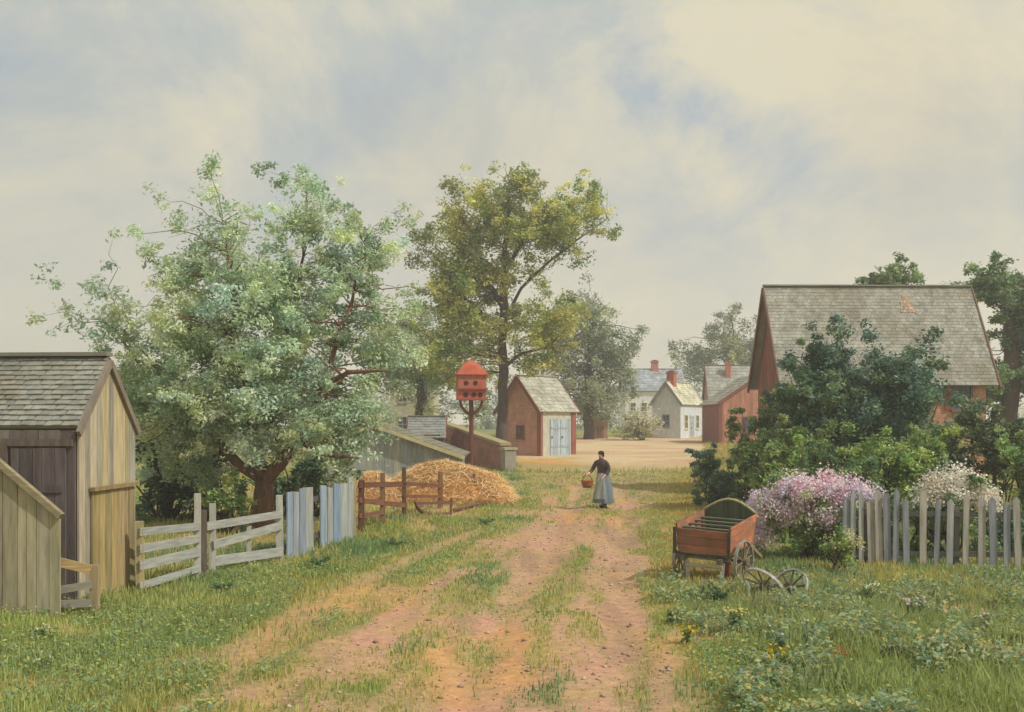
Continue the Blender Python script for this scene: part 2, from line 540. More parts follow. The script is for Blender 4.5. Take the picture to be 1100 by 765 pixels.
def tree(name, label, cat, base, limbs, lobes, clumps, per, clump_r, leaf, cols, bark=S(92, 76, 62), twigs=60, twig_r=.03, group=None, **kw):
    """limbs: list of ([points], [radii])"""
    t = thing(name, label, cat, base, 0, group)
    ob, cc = crown('crown', t, lobes, clumps, per, clump_r, leaf, cols, **kw)
    mb = MB(bark)
    nodes = []
    for pts, rs in limbs:
        # resample with wobble
        P2 = []; R2 = []
        for i in range(len(pts)-1):
            a, b = Vector(pts[i]), Vector(pts[i+1])
            for s in range(4):
                f = s/4
                p = a.lerp(b, f)
                if i+s > 0: p += Vector((random.uniform(-1, 1), random.uniform(-1, 1), 0))*(b-a).length*.025
                P2.append(p); R2.append((rs[i]*(1-f)+rs[i+1]*f)*random.uniform(.93, 1.08))
        P2.append(Vector(pts[-1])); R2.append(rs[-1])
        mb.tube(P2, R2, 9, jit(bark, .1)); nodes += list(zip(P2, R2))
    low = min(p.z for p, r in nodes)
    top = max(p.z for p, r in nodes)
    cand = [n for n in nodes if n[0].z > low+(top-low)*.3]
    if cand:
        sel = R.permutation(len(cc))[:twigs]
        for i in sel:
            c = Vector(cc[i])
            p, r = min(cand, key=lambda n: (n[0]-c).length+max(0, n[0].z-c.z)*.8)
            rr = min(r*.6, twig_r)
            cu = limb_curve(p, c, .10, 5)
            mb.tube(cu, [rr*(1-.8*j/5) for j in range(6)], 5, jit(bark, .2))
    mb.shift(base).build('trunk', M['bark'], t, True)
    return t


def shrub(name, label, cat, u, v, ru, rv, Y, cols, clumps, per, leaf, extra=(), group=None, bark=S(84, 72, 56), cr=None, stems=7, dy=.75, **kw):
    """one shrub standing at depth Y, round lobe (u,v,ru,rv) + extra lobes, down to the ground"""
    b = GX(u, Y); px = Y/KF
    lobes = []
    for q in ((u, v, ru, rv),)+tuple(extra):
        c = P(q[0], q[1], Y+(q[4] if len(q) > 4 else 0))
        lobes.append((c, (q[2]*px, q[2]*px*dy, q[3]*px), 1))
    t = thing(name, label, cat, b, 0, group)
    ob, cc = crown('foliage', t, lobes, clumps, per, cr or ru*px*.32, leaf, cols, zmin=b.z+.02, **kw)
    mb = MB(bark)
    for i in R.permutation(len(cc))[:stems*3]:
        c = Vector(cc[i])
        a = b+Vector((random.uniform(-.15, .15), random.uniform(-.15, .15), -.05))
        mb.tube(limb_curve(a, c, .06, 5), [.03*(1-.75*j/5) for j in range(6)], 5, jit(bark, .2))
    mb.shift(b).build('stems', M['bark'], t, True)
    return t, lobes


def L_(u, v, ru, rv, Y, dep=.8, w=1):
    px = Y/KF
    return (P(u, v, Y), (ru*px, ru*px*dep, rv*px), w)


# the big silver green tree behind the left fence
SIL = [S(179, 191, 167), S(168, 182, 158), S(184, 193, 168), S(154, 173, 147), S(183, 189, 154), S(141, 159, 136), S(161, 181, 169), S(174, 184, 147)]
Y = 23.5
base = GX(281, Y)
fork = P(284, 515, Y)
limbs = [([base+Vector((0, 0, -.15)), P(282, 545, Y), fork], [.31, .24, .20]),
         ([fork, P(258, 500, Y+.2), P(228, 468, Y+.4), P(170, 420, Y+.5), P(120, 350, Y+.4)], [.16, .12, .075, .05, .02]),
         ([fork, P(275, 480, Y-.3), P(268, 440, Y-.5), P(250, 360, Y-.3), P(240, 240, Y)], [.17, .13, .085, .05, .02]),
         ([P(275, 480, Y-.3), P(290, 455, Y-.2), P(300, 400, Y+.3), P(322, 300, Y+.3), P(330, 200, Y+.2)], [.10, .08, .06, .035, .015]),
         ([fork, P(300, 500, Y-.2), P(318, 470, Y-.4), P(345, 415, Y-.6), P(375, 330, Y-.4), P(390, 260, Y)], [.18, .14, .10, .065, .035, .015]),
         ([P(318, 470, Y-.4), P(345, 488, Y-1.0), P(385, 492, Y-1.3)], [.08, .055, .02]),
         ([P(345, 415, Y-.6), P(375, 400, Y-1.2), P(415, 398, Y-1.5)], [.07, .05, .02])]
lobes = [L_(270, 385, 130, 80, Y, .75, 1.2), L_(240, 250, 48, 58, Y, .9, .85), L_(328, 228, 44, 56, Y, .9, .85), L_(330, 190, 20, 24, Y, .9, .7),
         L_(388, 275, 42, 55, Y, .9, .9), L_(408, 370, 44, 60, Y, .9, 1), L_(118, 335, 46, 50, Y, .9, .9), L_(150, 400, 50, 55, Y, .9, 1),
         L_(285, 440, 120, 45, Y-.3, .7, 1.2), L_(392, 440, 46, 42, Y-.6, .9, 1), L_(190, 290, 38, 46, Y, .9, .8), L_(300, 310, 85, 55, Y, .8, .9),
         L_(205, 350, 60, 60, Y, .8, .9), L_(205, 470, 45, 45, Y+.2, .8, .8), L_(355, 460, 40, 35, Y-.8, .9, .8), L_(382, 478, 34, 22, Y-1, .9, .7), L_(180, 455, 50, 44, Y, .8, .9), L_(222, 500, 30, 22, Y+.4, .9, .7)]
tree('orchard_tree', 'big spreading silvery green tree with forked trunk behind the rail fence', 'tree', base, limbs, lobes, 2350, 44, .36, .112, SIL, mat='silver',
     bark=S(126, 96, 78), twigs=300, twig_r=.022, aspect=.42, up=.3, vary=.26)

# dark shrubs in its shade
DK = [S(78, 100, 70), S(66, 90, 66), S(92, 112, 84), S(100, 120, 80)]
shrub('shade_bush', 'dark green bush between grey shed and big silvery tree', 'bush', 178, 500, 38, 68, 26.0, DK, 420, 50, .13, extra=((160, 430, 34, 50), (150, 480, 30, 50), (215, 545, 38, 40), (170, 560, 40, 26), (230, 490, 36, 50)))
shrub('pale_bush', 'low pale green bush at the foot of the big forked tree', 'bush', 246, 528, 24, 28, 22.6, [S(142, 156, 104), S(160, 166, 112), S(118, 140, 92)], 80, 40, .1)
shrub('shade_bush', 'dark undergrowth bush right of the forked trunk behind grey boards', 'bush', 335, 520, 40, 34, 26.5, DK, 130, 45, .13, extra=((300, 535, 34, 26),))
tree('back_tree', 'dull green tree behind the red birdhouse, left of tall tree', 'tree', GX(452, 66),
     [([GX(452, 66)-Vector((0, 0, .2)), P(452, 430, 66), P(450, 380, 66)], [.35, .28, .12])],
     [L_(455, 405, 36, 42, 66), L_(480, 420, 26, 34, 65), L_(430, 390, 30, 40, 67), L_(470, 365, 30, 30, 66), L_(510, 400, 28, 40, 68), L_(440, 350, 22, 30, 67)], 330, 56, .95, .22,
     [S(132, 144, 104), S(116, 132, 96), S(150, 156, 110), S(138, 148, 122)], twigs=40)

# tall tree by the lane
ELM = [S(158, 162, 92), S(136, 148, 84), S(178, 174, 100), S(116, 134, 82), S(150, 158, 110), S(186, 184, 118)]
Y = 57
base = GX(540, Y)
limbs = [([base-Vector((0, 0, .3)), P(540, 430, Y), P(540, 370, Y), P(541, 310, Y), P(544, 250, Y), P(548, 200, Y)], [.32, .27, .24, .19, .11, .04]),
         ([P(541, 330, Y), P(525, 305, Y), P(515, 270, Y), P(500, 240, Y)], [.17, .13, .09, .04]),
         ([P(540, 350, Y), P(560, 310, Y), P(585, 285, Y), P(620, 258, Y), P(652, 235, Y)], [.10, .085, .065, .045, .02]),
         ([P(541, 395, Y), P(560, 380, Y-.5), P(590, 372, Y-1), P(612, 350, Y-1)], [.10, .08, .055, .02]),
         ([P(540, 360, Y), P(520, 340, Y+.5), P(495, 315, Y+1), P(465, 280, Y+1)], [.13, .1, .07, .03]),
         ([P(543, 290, Y), P(562, 260, Y-.6), P(580, 225, Y-.8)], [.11, .08, .03])]
lobes = [L_(526, 216, 36, 26, Y, .9, 1.2), L_(556, 200, 24, 15, Y, .9, 1), L_(545, 196, 12, 8, Y, .9, .5), L_(466, 262, 28, 26, Y, .9, 1), L_(596, 238, 44, 26, Y, .9, 1.3), L_(636, 230, 22, 16, Y, .9, .8),
         L_(618, 264, 34, 13, Y, .9, .9), L_(575, 285, 30, 22, Y, .9, .5), L_(490, 290, 42, 30, Y, .9, 1), L_(500, 248, 30, 20, Y, .9, .8), L_(552, 255, 42, 24, Y, .9, .55), L_(476, 335, 36, 36, Y, .9, .8),
         L_(508, 345, 34, 42, Y, .9, .75), L_(592, 345, 34, 34, Y-.6, .9, .85), L_(570, 385, 28, 24, Y-.6, .9, .5), L_(470, 375, 30, 34, Y, .9, .7), L_(500, 400, 26, 22, Y+1, .9, .6), L_(588, 214, 14, 14, Y, .9, .4), L_(530, 300, 24, 30, Y, .9, .4)]
tree('elm_tree', 'tallest tree with slim dark trunk rising behind the brick wall', 'tree', base, limbs, lobes, 1350, 50, .72, .19, ELM, bark=S(96, 82, 74), twigs=150, twig_r=.04, vary=.3)

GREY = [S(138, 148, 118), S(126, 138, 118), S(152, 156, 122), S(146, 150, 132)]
Y = 84
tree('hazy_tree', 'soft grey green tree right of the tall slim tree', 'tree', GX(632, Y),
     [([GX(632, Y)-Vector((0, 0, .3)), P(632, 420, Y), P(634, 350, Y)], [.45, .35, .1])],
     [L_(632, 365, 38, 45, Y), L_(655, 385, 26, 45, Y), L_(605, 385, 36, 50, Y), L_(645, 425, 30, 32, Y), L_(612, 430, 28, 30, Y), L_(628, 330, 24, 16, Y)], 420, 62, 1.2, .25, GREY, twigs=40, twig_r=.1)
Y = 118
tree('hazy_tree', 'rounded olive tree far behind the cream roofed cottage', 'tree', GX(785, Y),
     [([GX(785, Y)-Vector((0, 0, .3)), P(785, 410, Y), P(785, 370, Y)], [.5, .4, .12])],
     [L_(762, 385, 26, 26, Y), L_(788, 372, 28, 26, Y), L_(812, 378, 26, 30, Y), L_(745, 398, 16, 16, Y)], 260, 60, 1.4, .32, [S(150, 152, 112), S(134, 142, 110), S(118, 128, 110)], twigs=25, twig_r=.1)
Y = 52
BARNT = [S(116, 136, 98), S(104, 126, 92), S(134, 150, 106)]
tree('yard_tree', 'small round green tree top showing over the barn ridge', 'tree', GX(962, Y),
     [([GX(962, Y)-Vector((0, 0, .3)), P(962, 380, Y), P(962, 310, Y)], [.35, .28, .12])],
     [L_(962, 304, 28, 13, Y), L_(945, 308, 18, 8, Y), L_(968, 330, 40, 40, Y)], 260, 50, .42, .19, BARNT, twigs=25)
Y = 47
tree('yard_tree', 'tall dark green tree at the right end of the barn', 'tree', GX(1085, Y),
     [([GX(1085, Y)-Vector((0, 0, .3)), P(1088, 380, Y), P(1080, 318, Y)], [.4, .32, .12])],
     [L_(1058, 301, 32, 16, Y), L_(1028, 304, 20, 10, Y), L_(1095, 330, 38, 42, Y), L_(1098, 390, 34, 60, Y), L_(1072, 400, 26, 44, Y+1), L_(1120, 318, 34, 34, Y)], 620, 50, .48, .19, BARNT, twigs=60)

# ------------------------------------------------------------------ shrubbery in front of the barn
CED = [S(88, 114, 92), S(78, 104, 88), S(104, 128, 98), S(98, 122, 108), S(120, 138, 100)]
LG = [S(140, 158, 92), S(120, 142, 84), S(160, 172, 106), S(104, 128, 78)]
MG = [S(112, 136, 88), S(98, 122, 84), S(130, 150, 98), S(142, 154, 102)]
gS = 'shrubs in front of the barn'
shrub('evergreen_shrub', 'left of two tall dark evergreen shrubs rising before the barn roof', 'shrub', 882, 465, 46, 56, 30, CED, 520, 50, .13, extra=((884, 412, 28, 38), (887, 378, 10, 18), (864, 408, 14, 24), (903, 400, 14, 22)), group=gS)
shrub('evergreen_shrub', 'right and taller of two dark evergreen shrubs before the barn roof', 'shrub', 962, 462, 58, 56, 29.5, CED, 720, 50, .13, extra=((965, 405, 38, 42), (966, 365, 11, 20), (994, 402, 14, 28), (928, 425, 28, 36), (985, 376, 8, 16)), group=gS)
shrub('leafy_shrub', 'small dark shrub spilling onto the lane edge, leftmost of the shrubbery', 'shrub', 768, 508, 26, 28, 32, CED, 130, 48, .12, extra=((785, 520, 26, 24),), group=gS)
shrub('leafy_shrub', 'dark mid green shrub below the corner of the red outbuilding', 'shrub', 805, 490, 30, 48, 31, MG, 190, 48, .13, extra=((830, 465, 26, 40),), group=gS)
shrub('leafy_shrub', 'rounded light green shrub left of the evergreens, above pink flowers', 'shrub', 848, 494, 34, 34, 27.5, LG, 170, 50, .11, extra=((872, 480, 24, 26), (825, 512, 22, 26)), group=gS)
shrub('leafy_shrub', 'yellow green shrub against the barn gable, behind the left evergreen', 'shrub', 846, 440, 22, 32, 33, LG, 110, 46, .13, group=gS)
shrub('leafy_shrub', 'bright green rounded shrub behind the left end of the pickets', 'shrub', 950, 500, 44, 36, 24.5, LG, 230, 50, .1, extra=((925, 512, 30, 34), (980, 492, 26, 30)), group=gS)
shrub('leafy_shrub', 'yellow green shrub below the barn window', 'shrub', 1006, 488, 34, 34, 27, [S(132, 148, 84), S(150, 160, 92), S(108, 130, 76)], 170, 48, .11, group=gS)
shrub('leafy_shrub', 'dusky dark shrub at the right end of the pickets', 'shrub', 1066, 492, 36, 46, 25.5, [S(90, 104, 72), S(78, 92, 68), S(112, 120, 86)], 230, 48, .12, extra=((1054, 470, 24, 28), (1094, 472, 28, 50), (1045, 515, 34, 30)), group=gS)
shrub('leafy_shrub', 'deep green shrub between pink flowers and the evergreens', 'shrub', 895, 525, 46, 34, 24, MG, 200, 48, .1, extra=((870, 520, 30, 30),), group=gS)
shrub('leafy_shrub', 'pale shrub at the far right edge, beyond the last pickets', 'shrub', 1112, 505, 40, 50, 23, MG, 180, 48, .1, group=gS)


gH = 'low bushes behind the pickets'
for k, (u, lab) in enumerate(((925, 'low leafy bush behind the left end of the pickets'), (975, 'low leafy bush behind the middle pickets'), (1068, 'low leafy bush behind the right hand pickets'), (1118, 'low leafy bush at the far right behind the last pickets'))):
    shrub('low_bush', lab, 'bush', u, 585, 34, 24, 20.2, MG if k % 2 else CED, 130, 46, .08, extra=((u+12, 560, 26, 24), (u-14, 600, 24, 14)), group=gH, stems=3)


def blossoms(parent, lobes, n, size, cols, name='blossoms', heads=60, hr=.09, zlift=.2, ymax=None):
    o = np.array(parent.location)
    d = rand_unit(heads); d[:, 2] = np.abs(d[:, 2])*.9+zlift*.2; d[:, 1] -= .35
    d /= np.linalg.norm(d, axis=1, keepdims=True)
    k = R.integers(0, len(lobes), heads)
    hc = np.array([tuple(l[0]) for l in lobes])[k]+d*np.array([l[1] for l in lobes])[k]*R.uniform(.75, 1.08, (heads, 1))
    cols = np.array(cols, float)
    hcol = cols[R.integers(0, len(cols), heads)]
    q = R.integers(0, heads, n)
    C = hc[q]+R.normal(size=(n, 3))*hr*np.array([.55, .55, .6])
    T = np.clip(hcol[q]*(1+R.uniform(-.15, .12, (n, 1))), 0, .95)
    V, F, T = leaf_cloud(C, size*R.uniform(.6, 1.3, n), T, .85, .2)
    return np_mesh(name, V-o, F, T, M['petal'], parent)


t, lb = shrub('flowering_shrub', 'flowering shrub covered in lilac pink blossom beside the handcart', 'flowering shrub', 868, 562, 46, 34, 19.6, MG, 190, 46, .085,
              extra=((832, 556, 28, 32), (905, 546, 32, 30), (868, 534, 40, 26), (818, 580, 18, 22), (890, 585, 30, 26), (930, 542, 20, 18, -.3)), stems=5)
LIL = [S(236, 218, 228), S(226, 208, 226), S(240, 230, 232), S(230, 188, 202), S(220, 212, 230), S(242, 234, 230)]
blossoms(t, [lb[0], lb[1], lb[2], lb[3], lb[3], lb[1], lb[4], lb[6]], 14000, .05, LIL, heads=190, hr=.14)
t, lb = shrub('flowering_shrub', 'flowering shrub with white blossom rising behind the pickets', 'flowering shrub', 1022, 540, 34, 38, 19.6, MG, 130, 44, .085, extra=((1048, 550, 26, 34), (1000, 545, 22, 30)), stems=5)
WHT = [S(240, 238, 220), S(232, 226, 212), S(244, 240, 230), S(228, 216, 202)]
blossoms(t, lb, 5600, .05, WHT, heads=90, hr=.13)
t, lb = shrub('flowering_shrub', 'low cream flowered weeds below the lilac pink blossom', 'flowering shrub', 905, 588, 22, 18, 17.9, LG, 60, 36, .06, stems=3)
blossoms(t, lb, 500, .035, [S(220, 210, 160), S(200, 200, 150)], heads=30, hr=.07)
t, lb = shrub('flowering_shrub', 'pale blossoming bush far off in front of the white house', 'flowering shrub', 690, 456, 16, 15, 82, [S(160, 164, 128), S(176, 174, 140)], 90, 60, .17, extra=((675, 462, 14, 10), (700, 462, 12, 9)), cr=.45)
blossoms(t, lb, 700, .15, [S(226, 216, 196)], heads=40, hr=.4)
t, lb = shrub('flowering_shrub', 'small white and pink flowering bush beside the straw heap', 'flowering shrub', 510, 520, 9, 12, 33, LG, 30, 30, .09, stems=3)
blossoms(t, lb, 260, .07, [S(230, 214, 200), S(206, 150, 140)], heads=26, hr=.1)


# ------------------------------------------------------------------ building kit
def shingles(mb, A, B, C, D, nu, nv, tint, var=.16, lift=.03, thick=.05):
    A, B, C, D = map(Vector, (A, B, C, D))
    n = (B-A).cross(D-A).normalized()
    mb.hexa([A-n*thick, B-n*thick, C-n*thick, D-n*thick, A, B, C, D], tint)
    for i in range(nv):
        for j in range(-1, nu):
            off = (i % 2)*.5+random.uniform(-.08, .08)
            u0 = max(0, (j+off)/nu); u1 = min(1, (j+1+off)/nu)
            if u1-u0 < .002: continue
            v0 = (i-random.uniform(0, .1))/nv; v1 = min(1, (i+1.15)/nv)
            q = lambda u, v: A.lerp(B, u).lerp(D.lerp(C, u), v)
            g = (u1-u0)*.03
            a, b, c, d = q(u0+g, v0), q(u1-g, v0), q(u1-g, v1), q(u0+g, v1)
            k = lift*random.uniform(.7, 1.2)
            mb.add([a+n*k, b+n*k, c+n*.006, d+n*.006, a+n*.002, b+n*.002], [(0, 1, 2, 3), (4, 5, 1, 0)], jit(tint, var))
    return mb


def planks(mb, A, B, bot, top, n, tint, out, thick=.03, var=.18, gap=.006, ragged=0.0, peak=None):
    """vertical boards from A to B (Vectors at z=0); bot,top: functions of t in 0..1"""
    A = Vector(A); B = Vector(B); out = Vector(out).normalized()
    L = (B-A).length; cuts = [0]
    for i in range(1, n): cuts.append((i+random.uniform(-.22, .22))/n)
    cuts.append(1)
    for i in range(n):
        t0 = cuts[i]+gap/L*.5; t1 = cuts[i+1]-gap/L*.5
        k = random.uniform(0, thick*.35); r = random.uniform(-ragged, ragged)
        seg = [(t0, t1)]
        if peak and t0 < peak < t1: seg = [(t0, peak), (peak, t1)]
        tt = jit(tint if not isinstance(tint, list) else random.choice(tint), var)
        for a, b in seg:
            pa, pb = A.lerp(B, a), A.lerp(B, b)
            q = []
            for z in ((bot(a), bot(b)), (top(a)+r, top(b)+r)):
                q += [pa+out*(thick+k)+Vector((0, 0, z[0])), pb+out*(thick+k)+Vector((0, 0, z[1])), pb+out*k+Vector((0, 0, z[1])), pa+out*k+Vector((0, 0, z[0]))]
            mb.hexa(q, tt)
    return mb


def window(parent, o, du, w, h, frame=(.5, .5, .47), nrm=None, muntin=True, depth=.05):
    """o = lower left corner on the wall plane, du = direction along the wall, nrm = outward"""
    o = Vector(o); du = Vector(du).normalized(); n = Vector(nrm).normalized(); z = Vector((0, 0, 1))
    f = MB(frame); t = .07

    def bar(u0, u1, z0, z1, d=depth):
        q = [o+du*a+z*b+n*c for b in (z0, z1) for a, c in ((u0, d), (u1, d), (u1, .002), (u0, .002))]
        f.hexa(q)
    bar(-t, 0, -t, h+t); bar(w, w+t, -t, h+t); bar(0, w, h, h+t); bar(-t*1.4, w+t*1.4, -t*1.6, -t, depth+.04); bar(0, w, -t, 0)
    if muntin: bar(w/2-.018, w/2+.018, 0, h, .03); bar(0, w/2-.018, h/2-.02, h/2+.02, .03); bar(w/2+.018, w, h/2-.02, h/2+.02, .03)
    wo = f.build('window', M['paint'], parent)
    g = MB((1, 1, 1))
    g.hexa([o+du*a+z*b+n*c for b in (0, h) for a, c in ((0, .014), (w, .014), (w, .004), (0, .004))])
    g.build('pane', M['glass'], wo)
    return wo


def door(parent, o, du, nrm, w, h, tint, n=5, label=None, frame=None):
    o = Vector(o); du = Vector(du).normalized(); nr = Vector(nrm).normalized()
    mb = MB(tint)
    planks(mb, o+nr*.004, o+du*w+nr*.004, lambda t: 0, lambda t: h, n, tint, nr, .03)
    for zz in (.25*h, .75*h):
        mb.beam(o+nr*.05+du*.04+Vector((0, 0, zz)), o+nr*.05+du*(w-.04)+Vector((0, 0, zz)), .02, .1, mulc(tint, .9), side=nr)
    d = mb.build('door', M['wood'], parent)
    if frame:
        f = MB(frame)
        f.beam(o+nr*.03-du*.05, o+nr*.03-du*.05+Vector((0, 0, h+.1)), .1, .06, side=du)
        f.beam(o+nr*.03+du*(w+.05), o+nr*.03+du*(w+.05)+Vector((0, 0, h+.1)), .1, .06, side=du)
        f.beam(o+nr*.03-du*.12+Vector((0, 0, h+.16)), o+nr*.03+du*(w+.12)+Vector((0, 0, h+.16)), .06, .12, side=nr)
        f.build('door_frame', M['paint'], parent)
    hm = MB((.04, .04, .04)); hm.box(o+du*(w*.12)+nr*.075+Vector((0, 0, h*.5)), (.04, .04, .12)); hm.build('handle', M['iron'], d)
    return d


def house(name, label, cat, loc, rz, L, W, eh, rh, wall, roof_tint, wmat=None, wtint=(.5, .5, .5), trim=None, over=.25, nu=30, nv=14, group=None, plank=None, z0=-.5, rmat='shingle', rake=.17, lift=.03):
    """x along the front wall (y=0), ridge along x"""
    t = thing(name, label, cat, loc, rz, group)
    if plank is None:
        mb = MB(wtint)
        q = [(0, z0), (W, z0), (W, eh), (W/2, rh), (0, eh)]
        vs = [(0, y, z) for y, z in q]+[(L, y, z) for y, z in q]
        mb.add(vs, [(4, 3, 2, 1, 0), (5, 6, 7, 8, 9), (0, 1, 6, 5), (1, 2, 7, 6), (4, 0, 5, 9), (2, 3, 8, 7), (3, 4, 9, 8)])
        mb.build('wall', wmat, t)
    else:
        ft, gt = plank
        gab = lambda s: eh+(rh-eh)*(1-abs(2*s-1))
        m1 = MB(); planks(m1, (0, 0, 0), (L, 0, 0), lambda s: z0, lambda s: eh-.02, max(3, int(L/.22)), ft, (0, -1, 0)); m1.build('side_wall', M['wood'], t)
        m1 = MB(); planks(m1, (L, W, 0), (0, W, 0), lambda s: z0, lambda s: eh-.02, max(3, int(L/.22)), ft, (0, 1, 0)); m1.build('side_wall', M['wood'], t)
        m2 = MB(); planks(m2, (L, 0, 0), (L, W, 0), lambda s: z0, lambda s: gab(s)-.03, max(3, int(W/.17)), gt, (1, 0, 0), peak=.5)
        m2.build('gable_wall', M['wood'], t); m2 = MB()
        planks(m2, (0, W, 0), (0, 0, 0), lambda s: z0, lambda s: gab(s)-.03, max(3, int(W/.17)), gt, (-1, 0, 0), peak=.5)
        m2.build('gable_wall', M['wood'], t)
        mi = MB(mulc(ft if not isinstance(ft, list) else ft[0], .5)); q = [(.06, z0), (W-.06, z0), (W-.06, eh-.1), (W/2, rh-.12), (.06, eh-.1)]
        vs = [(.06, y, z) for y, z in q]+[(L-.06, y, z) for y, z in q]
        mi.add(vs, [(4, 3, 2, 1, 0), (5, 6, 7, 8, 9), (0, 1, 6, 5), (1, 2, 7, 6), (4, 0, 5, 9), (2, 3, 8, 7), (3, 4, 9, 8)])
        mi.build('inner_wall', M['wood'], t)
    s = (rh-eh)/(W/2)
    ov = over; ez = eh-s*ov+.07; rz_ = rh+.07
    rf = MB()
    shingles(rf, (-ov, -ov, ez), (L+ov, -ov, ez), (L+ov, W/2, rz_), (-ov, W/2, rz_), nu, nv, roof_tint, lift=lift)
    shingles(rf, (L+ov, W+ov, ez), (-ov, W+ov, ez), (-ov, W/2+.004, rz_), (L+ov, W/2+.004, rz_), nu, nv, roof_tint, lift=lift)
    rf.beam((-ov-.01, W/2, rz_+.03), (L+ov+.01, W/2, rz_+.03), .2, .05, mulc(roof_tint, .8))
    roof = rf.build('roof', M[rmat], t)
    if trim:
        for x in (-ov-.02, L+ov+.02):
            tm = MB(trim)
            for y0, y1 in ((-ov-.02, W/2-.001), (W+ov+.02, W/2+.001)):
                tm.beam((x, y0, ez-.1), (x, y1, rz_-.08), .05, rake, side=(1, 0, 0))
            tm.build('rake_board', M['paint'], t)
    return t, roof


def chimney(roof, x, y, z0, z1, w, tint=None):
    mb = MB(tint or S(170, 96, 80))
    mb.box((x, y, (z0+z1)/2), (w, w, z1-z0)); mb.box((x, y, z1+.06), (w*1.2, w*1.2, .12)); mb.box((x, y, z1+.17), (w*.7, w*.7, .1), S(120, 78, 66))
    return mb.build('chimney', M['plain'], roof)


# left weathered shed
SH = GX(82, 13.9); rz = rad(-4)
gsh = gzf(-5.4, 14.5)
o = Vector((SH.x, SH.y, gsh))-Euler((0, 0, rz)).to_matrix() @ Vector((3.6, 0, 0))
t, roof = house('weathered_shed', 'old plank shed with grey shingle roof at the left edge', 'shed', o, rz, 3.6, 1.72, 2.38-gsh, 3.27-gsh, None, S(146, 146, 136),
                trim=S(134, 122, 108), over=.04, nu=34, nv=14, rake=.09, plank=([S(122, 112, 104), S(108, 98, 94), S(130, 122, 112)], [S(176, 166, 142), S(166, 158, 140), S(184, 172, 136), S(156, 152, 140)]))  # shade painted in: front boards darker, sunlit gable boards paler and warmer
door(t, (2.78, -.042, -.05), (1, 0, 0), (0, -1, 0), .72, 2.18-gsh, S(104, 94, 94), 5)  # dark door colour carries the front wall's painted shade
mb = MB(S(112, 98, 90)); mb.beam((2.70, -.06, -.1), (2.70, -.06, 2.25-gsh), .07, .08); mb.beam((2.70, -.065, 2.2-gsh), (3.58, -.065, 2.2-gsh), .05, .09)
mb.build('door_frame', M['wood'], t)
d = MB(); planks(d, (3.65, .3, 0), (3.65, 1.6, 0), lambda s: -.1, lambda s: 1.42, 7, [S(176, 154, 106), S(160, 142, 104)], (1, 0, 0), .025)
d.beam((3.69, .25, 1.46), (3.69, 1.65, 1.46), .07, .05, S(150, 130, 90)); d.build('hatch', M['wood'], t)

# sloping plank wall in front of it
A = GX(-30, 13.1); B = GX(66, 13.1)
mb = MB(); b0 = gzf(-5.5, 13.1)
top = lambda s: (2.22-b0)*(1-s)+s*(1.30-b0)
planks(mb, Vector((0, 0, 0)), Vector((B.x-A.x, 0, 0)), lambda s: -.15, top, 8, [S(160, 152, 128), S(148, 140, 118), S(170, 162, 134)], (0, -1, 0), .03, ragged=.01)
tw = thing('plank_wall', 'grey plank wall with sloping top in front of the shed', 'wall', (A.x, A.y, b0))
mb.build('boards', M['wood'], tw)
mb = MB(S(152, 140, 112)); mb.beam((0, -.05, top(0)+.05), (B.x-A.x+.02, -.05, top(1)+.04), .1, .07); mb.build('cap_rail', M['woodx'], tw)

# little broken gate between wall and shed
t = thing('broken_gate', 'small broken board gate between plank wall and shed', 'gate', GX(84, 13.25))
o = Vector(t.location)
for (u0, v0, u1, v1, h, c) in ((64, 604, 98, 612, .11, S(186, 158, 112)), (62, 634, 99, 628, .09, S(150, 144, 132)), (65, 649, 99, 648, .09, S(146, 140, 130))):
    mb = MB(c); mb.beam(P(u0, v0, 13.2)-o, P(u1, v1, 13.3)-o, .035, h); mb.build('board', M['woodx'], t)
mb = MB(S(168, 150, 116)); a = P(102, 607, 13.34)-o; mb.beam(Vector((a.x, a.y, -.2)), a, .1, .07, side=(1, 0, 0)); mb.build('post', M['wood'], t)

# ------------------------------------------------------------------ left fences
GW = S(166, 167, 160)


def post(mb, f, u, vt, vb, w, tint, lean=0):
    b = f(u, vb); t = f(u+lean, vt)
    mb.beam(b-Vector((0, 0, .15)), t, w, w*.85, tint, side=(1, .2, 0), taper=.92)


A = G(151, 636); B = G(304, 604)
f = on_plane(A, B)
fence = thing('rail_fence', 'pale grey four rail fence between shed and pair of tall posts', 'fence', A); o = Vector(A)
for u, vt, vb, w, c in ((151, 560, 637, .11, S(178, 162, 122)), (212, 530, 624, .10, S(186, 184, 172)), (219, 548, 624, .09, S(112, 100, 92))):
    mb = MB(); post(mb, f, u, vt, vb, w, c, random.uniform(-2, 1)); mb.shift(o).build('post', M['wood'], fence)
for v0, v1, h in ((571, 565, .11), (589, 578, .12), (607, 592, .13), (629, 610, .10)):
    mb = MB(); a = f(150, v0); b = f(214, v1); k = Vector((.02, -.07, 0)); mb.beam(a+k, b+k, .03, h, jit(GW, .08)); mb.shift(o).build('rail', M['woodx'], fence)
fence = thing('rail_fence', 'pale grey rail fence with slanting middle board and short stub post', 'fence', G(228, 619)); o = Vector(fence.location)
for u, vt, vb, w, c in ((228, 541, 618, .10, S(186, 184, 172)), (267, 565, 611, .08, S(180, 178, 166)), (301, 532, 605, .12, S(180, 180, 172))):
    mb = MB(); post(mb, f, u, vt, vb, w, c, random.uniform(-2, 1)); mb.shift(o).build('post', M['wood'], fence)
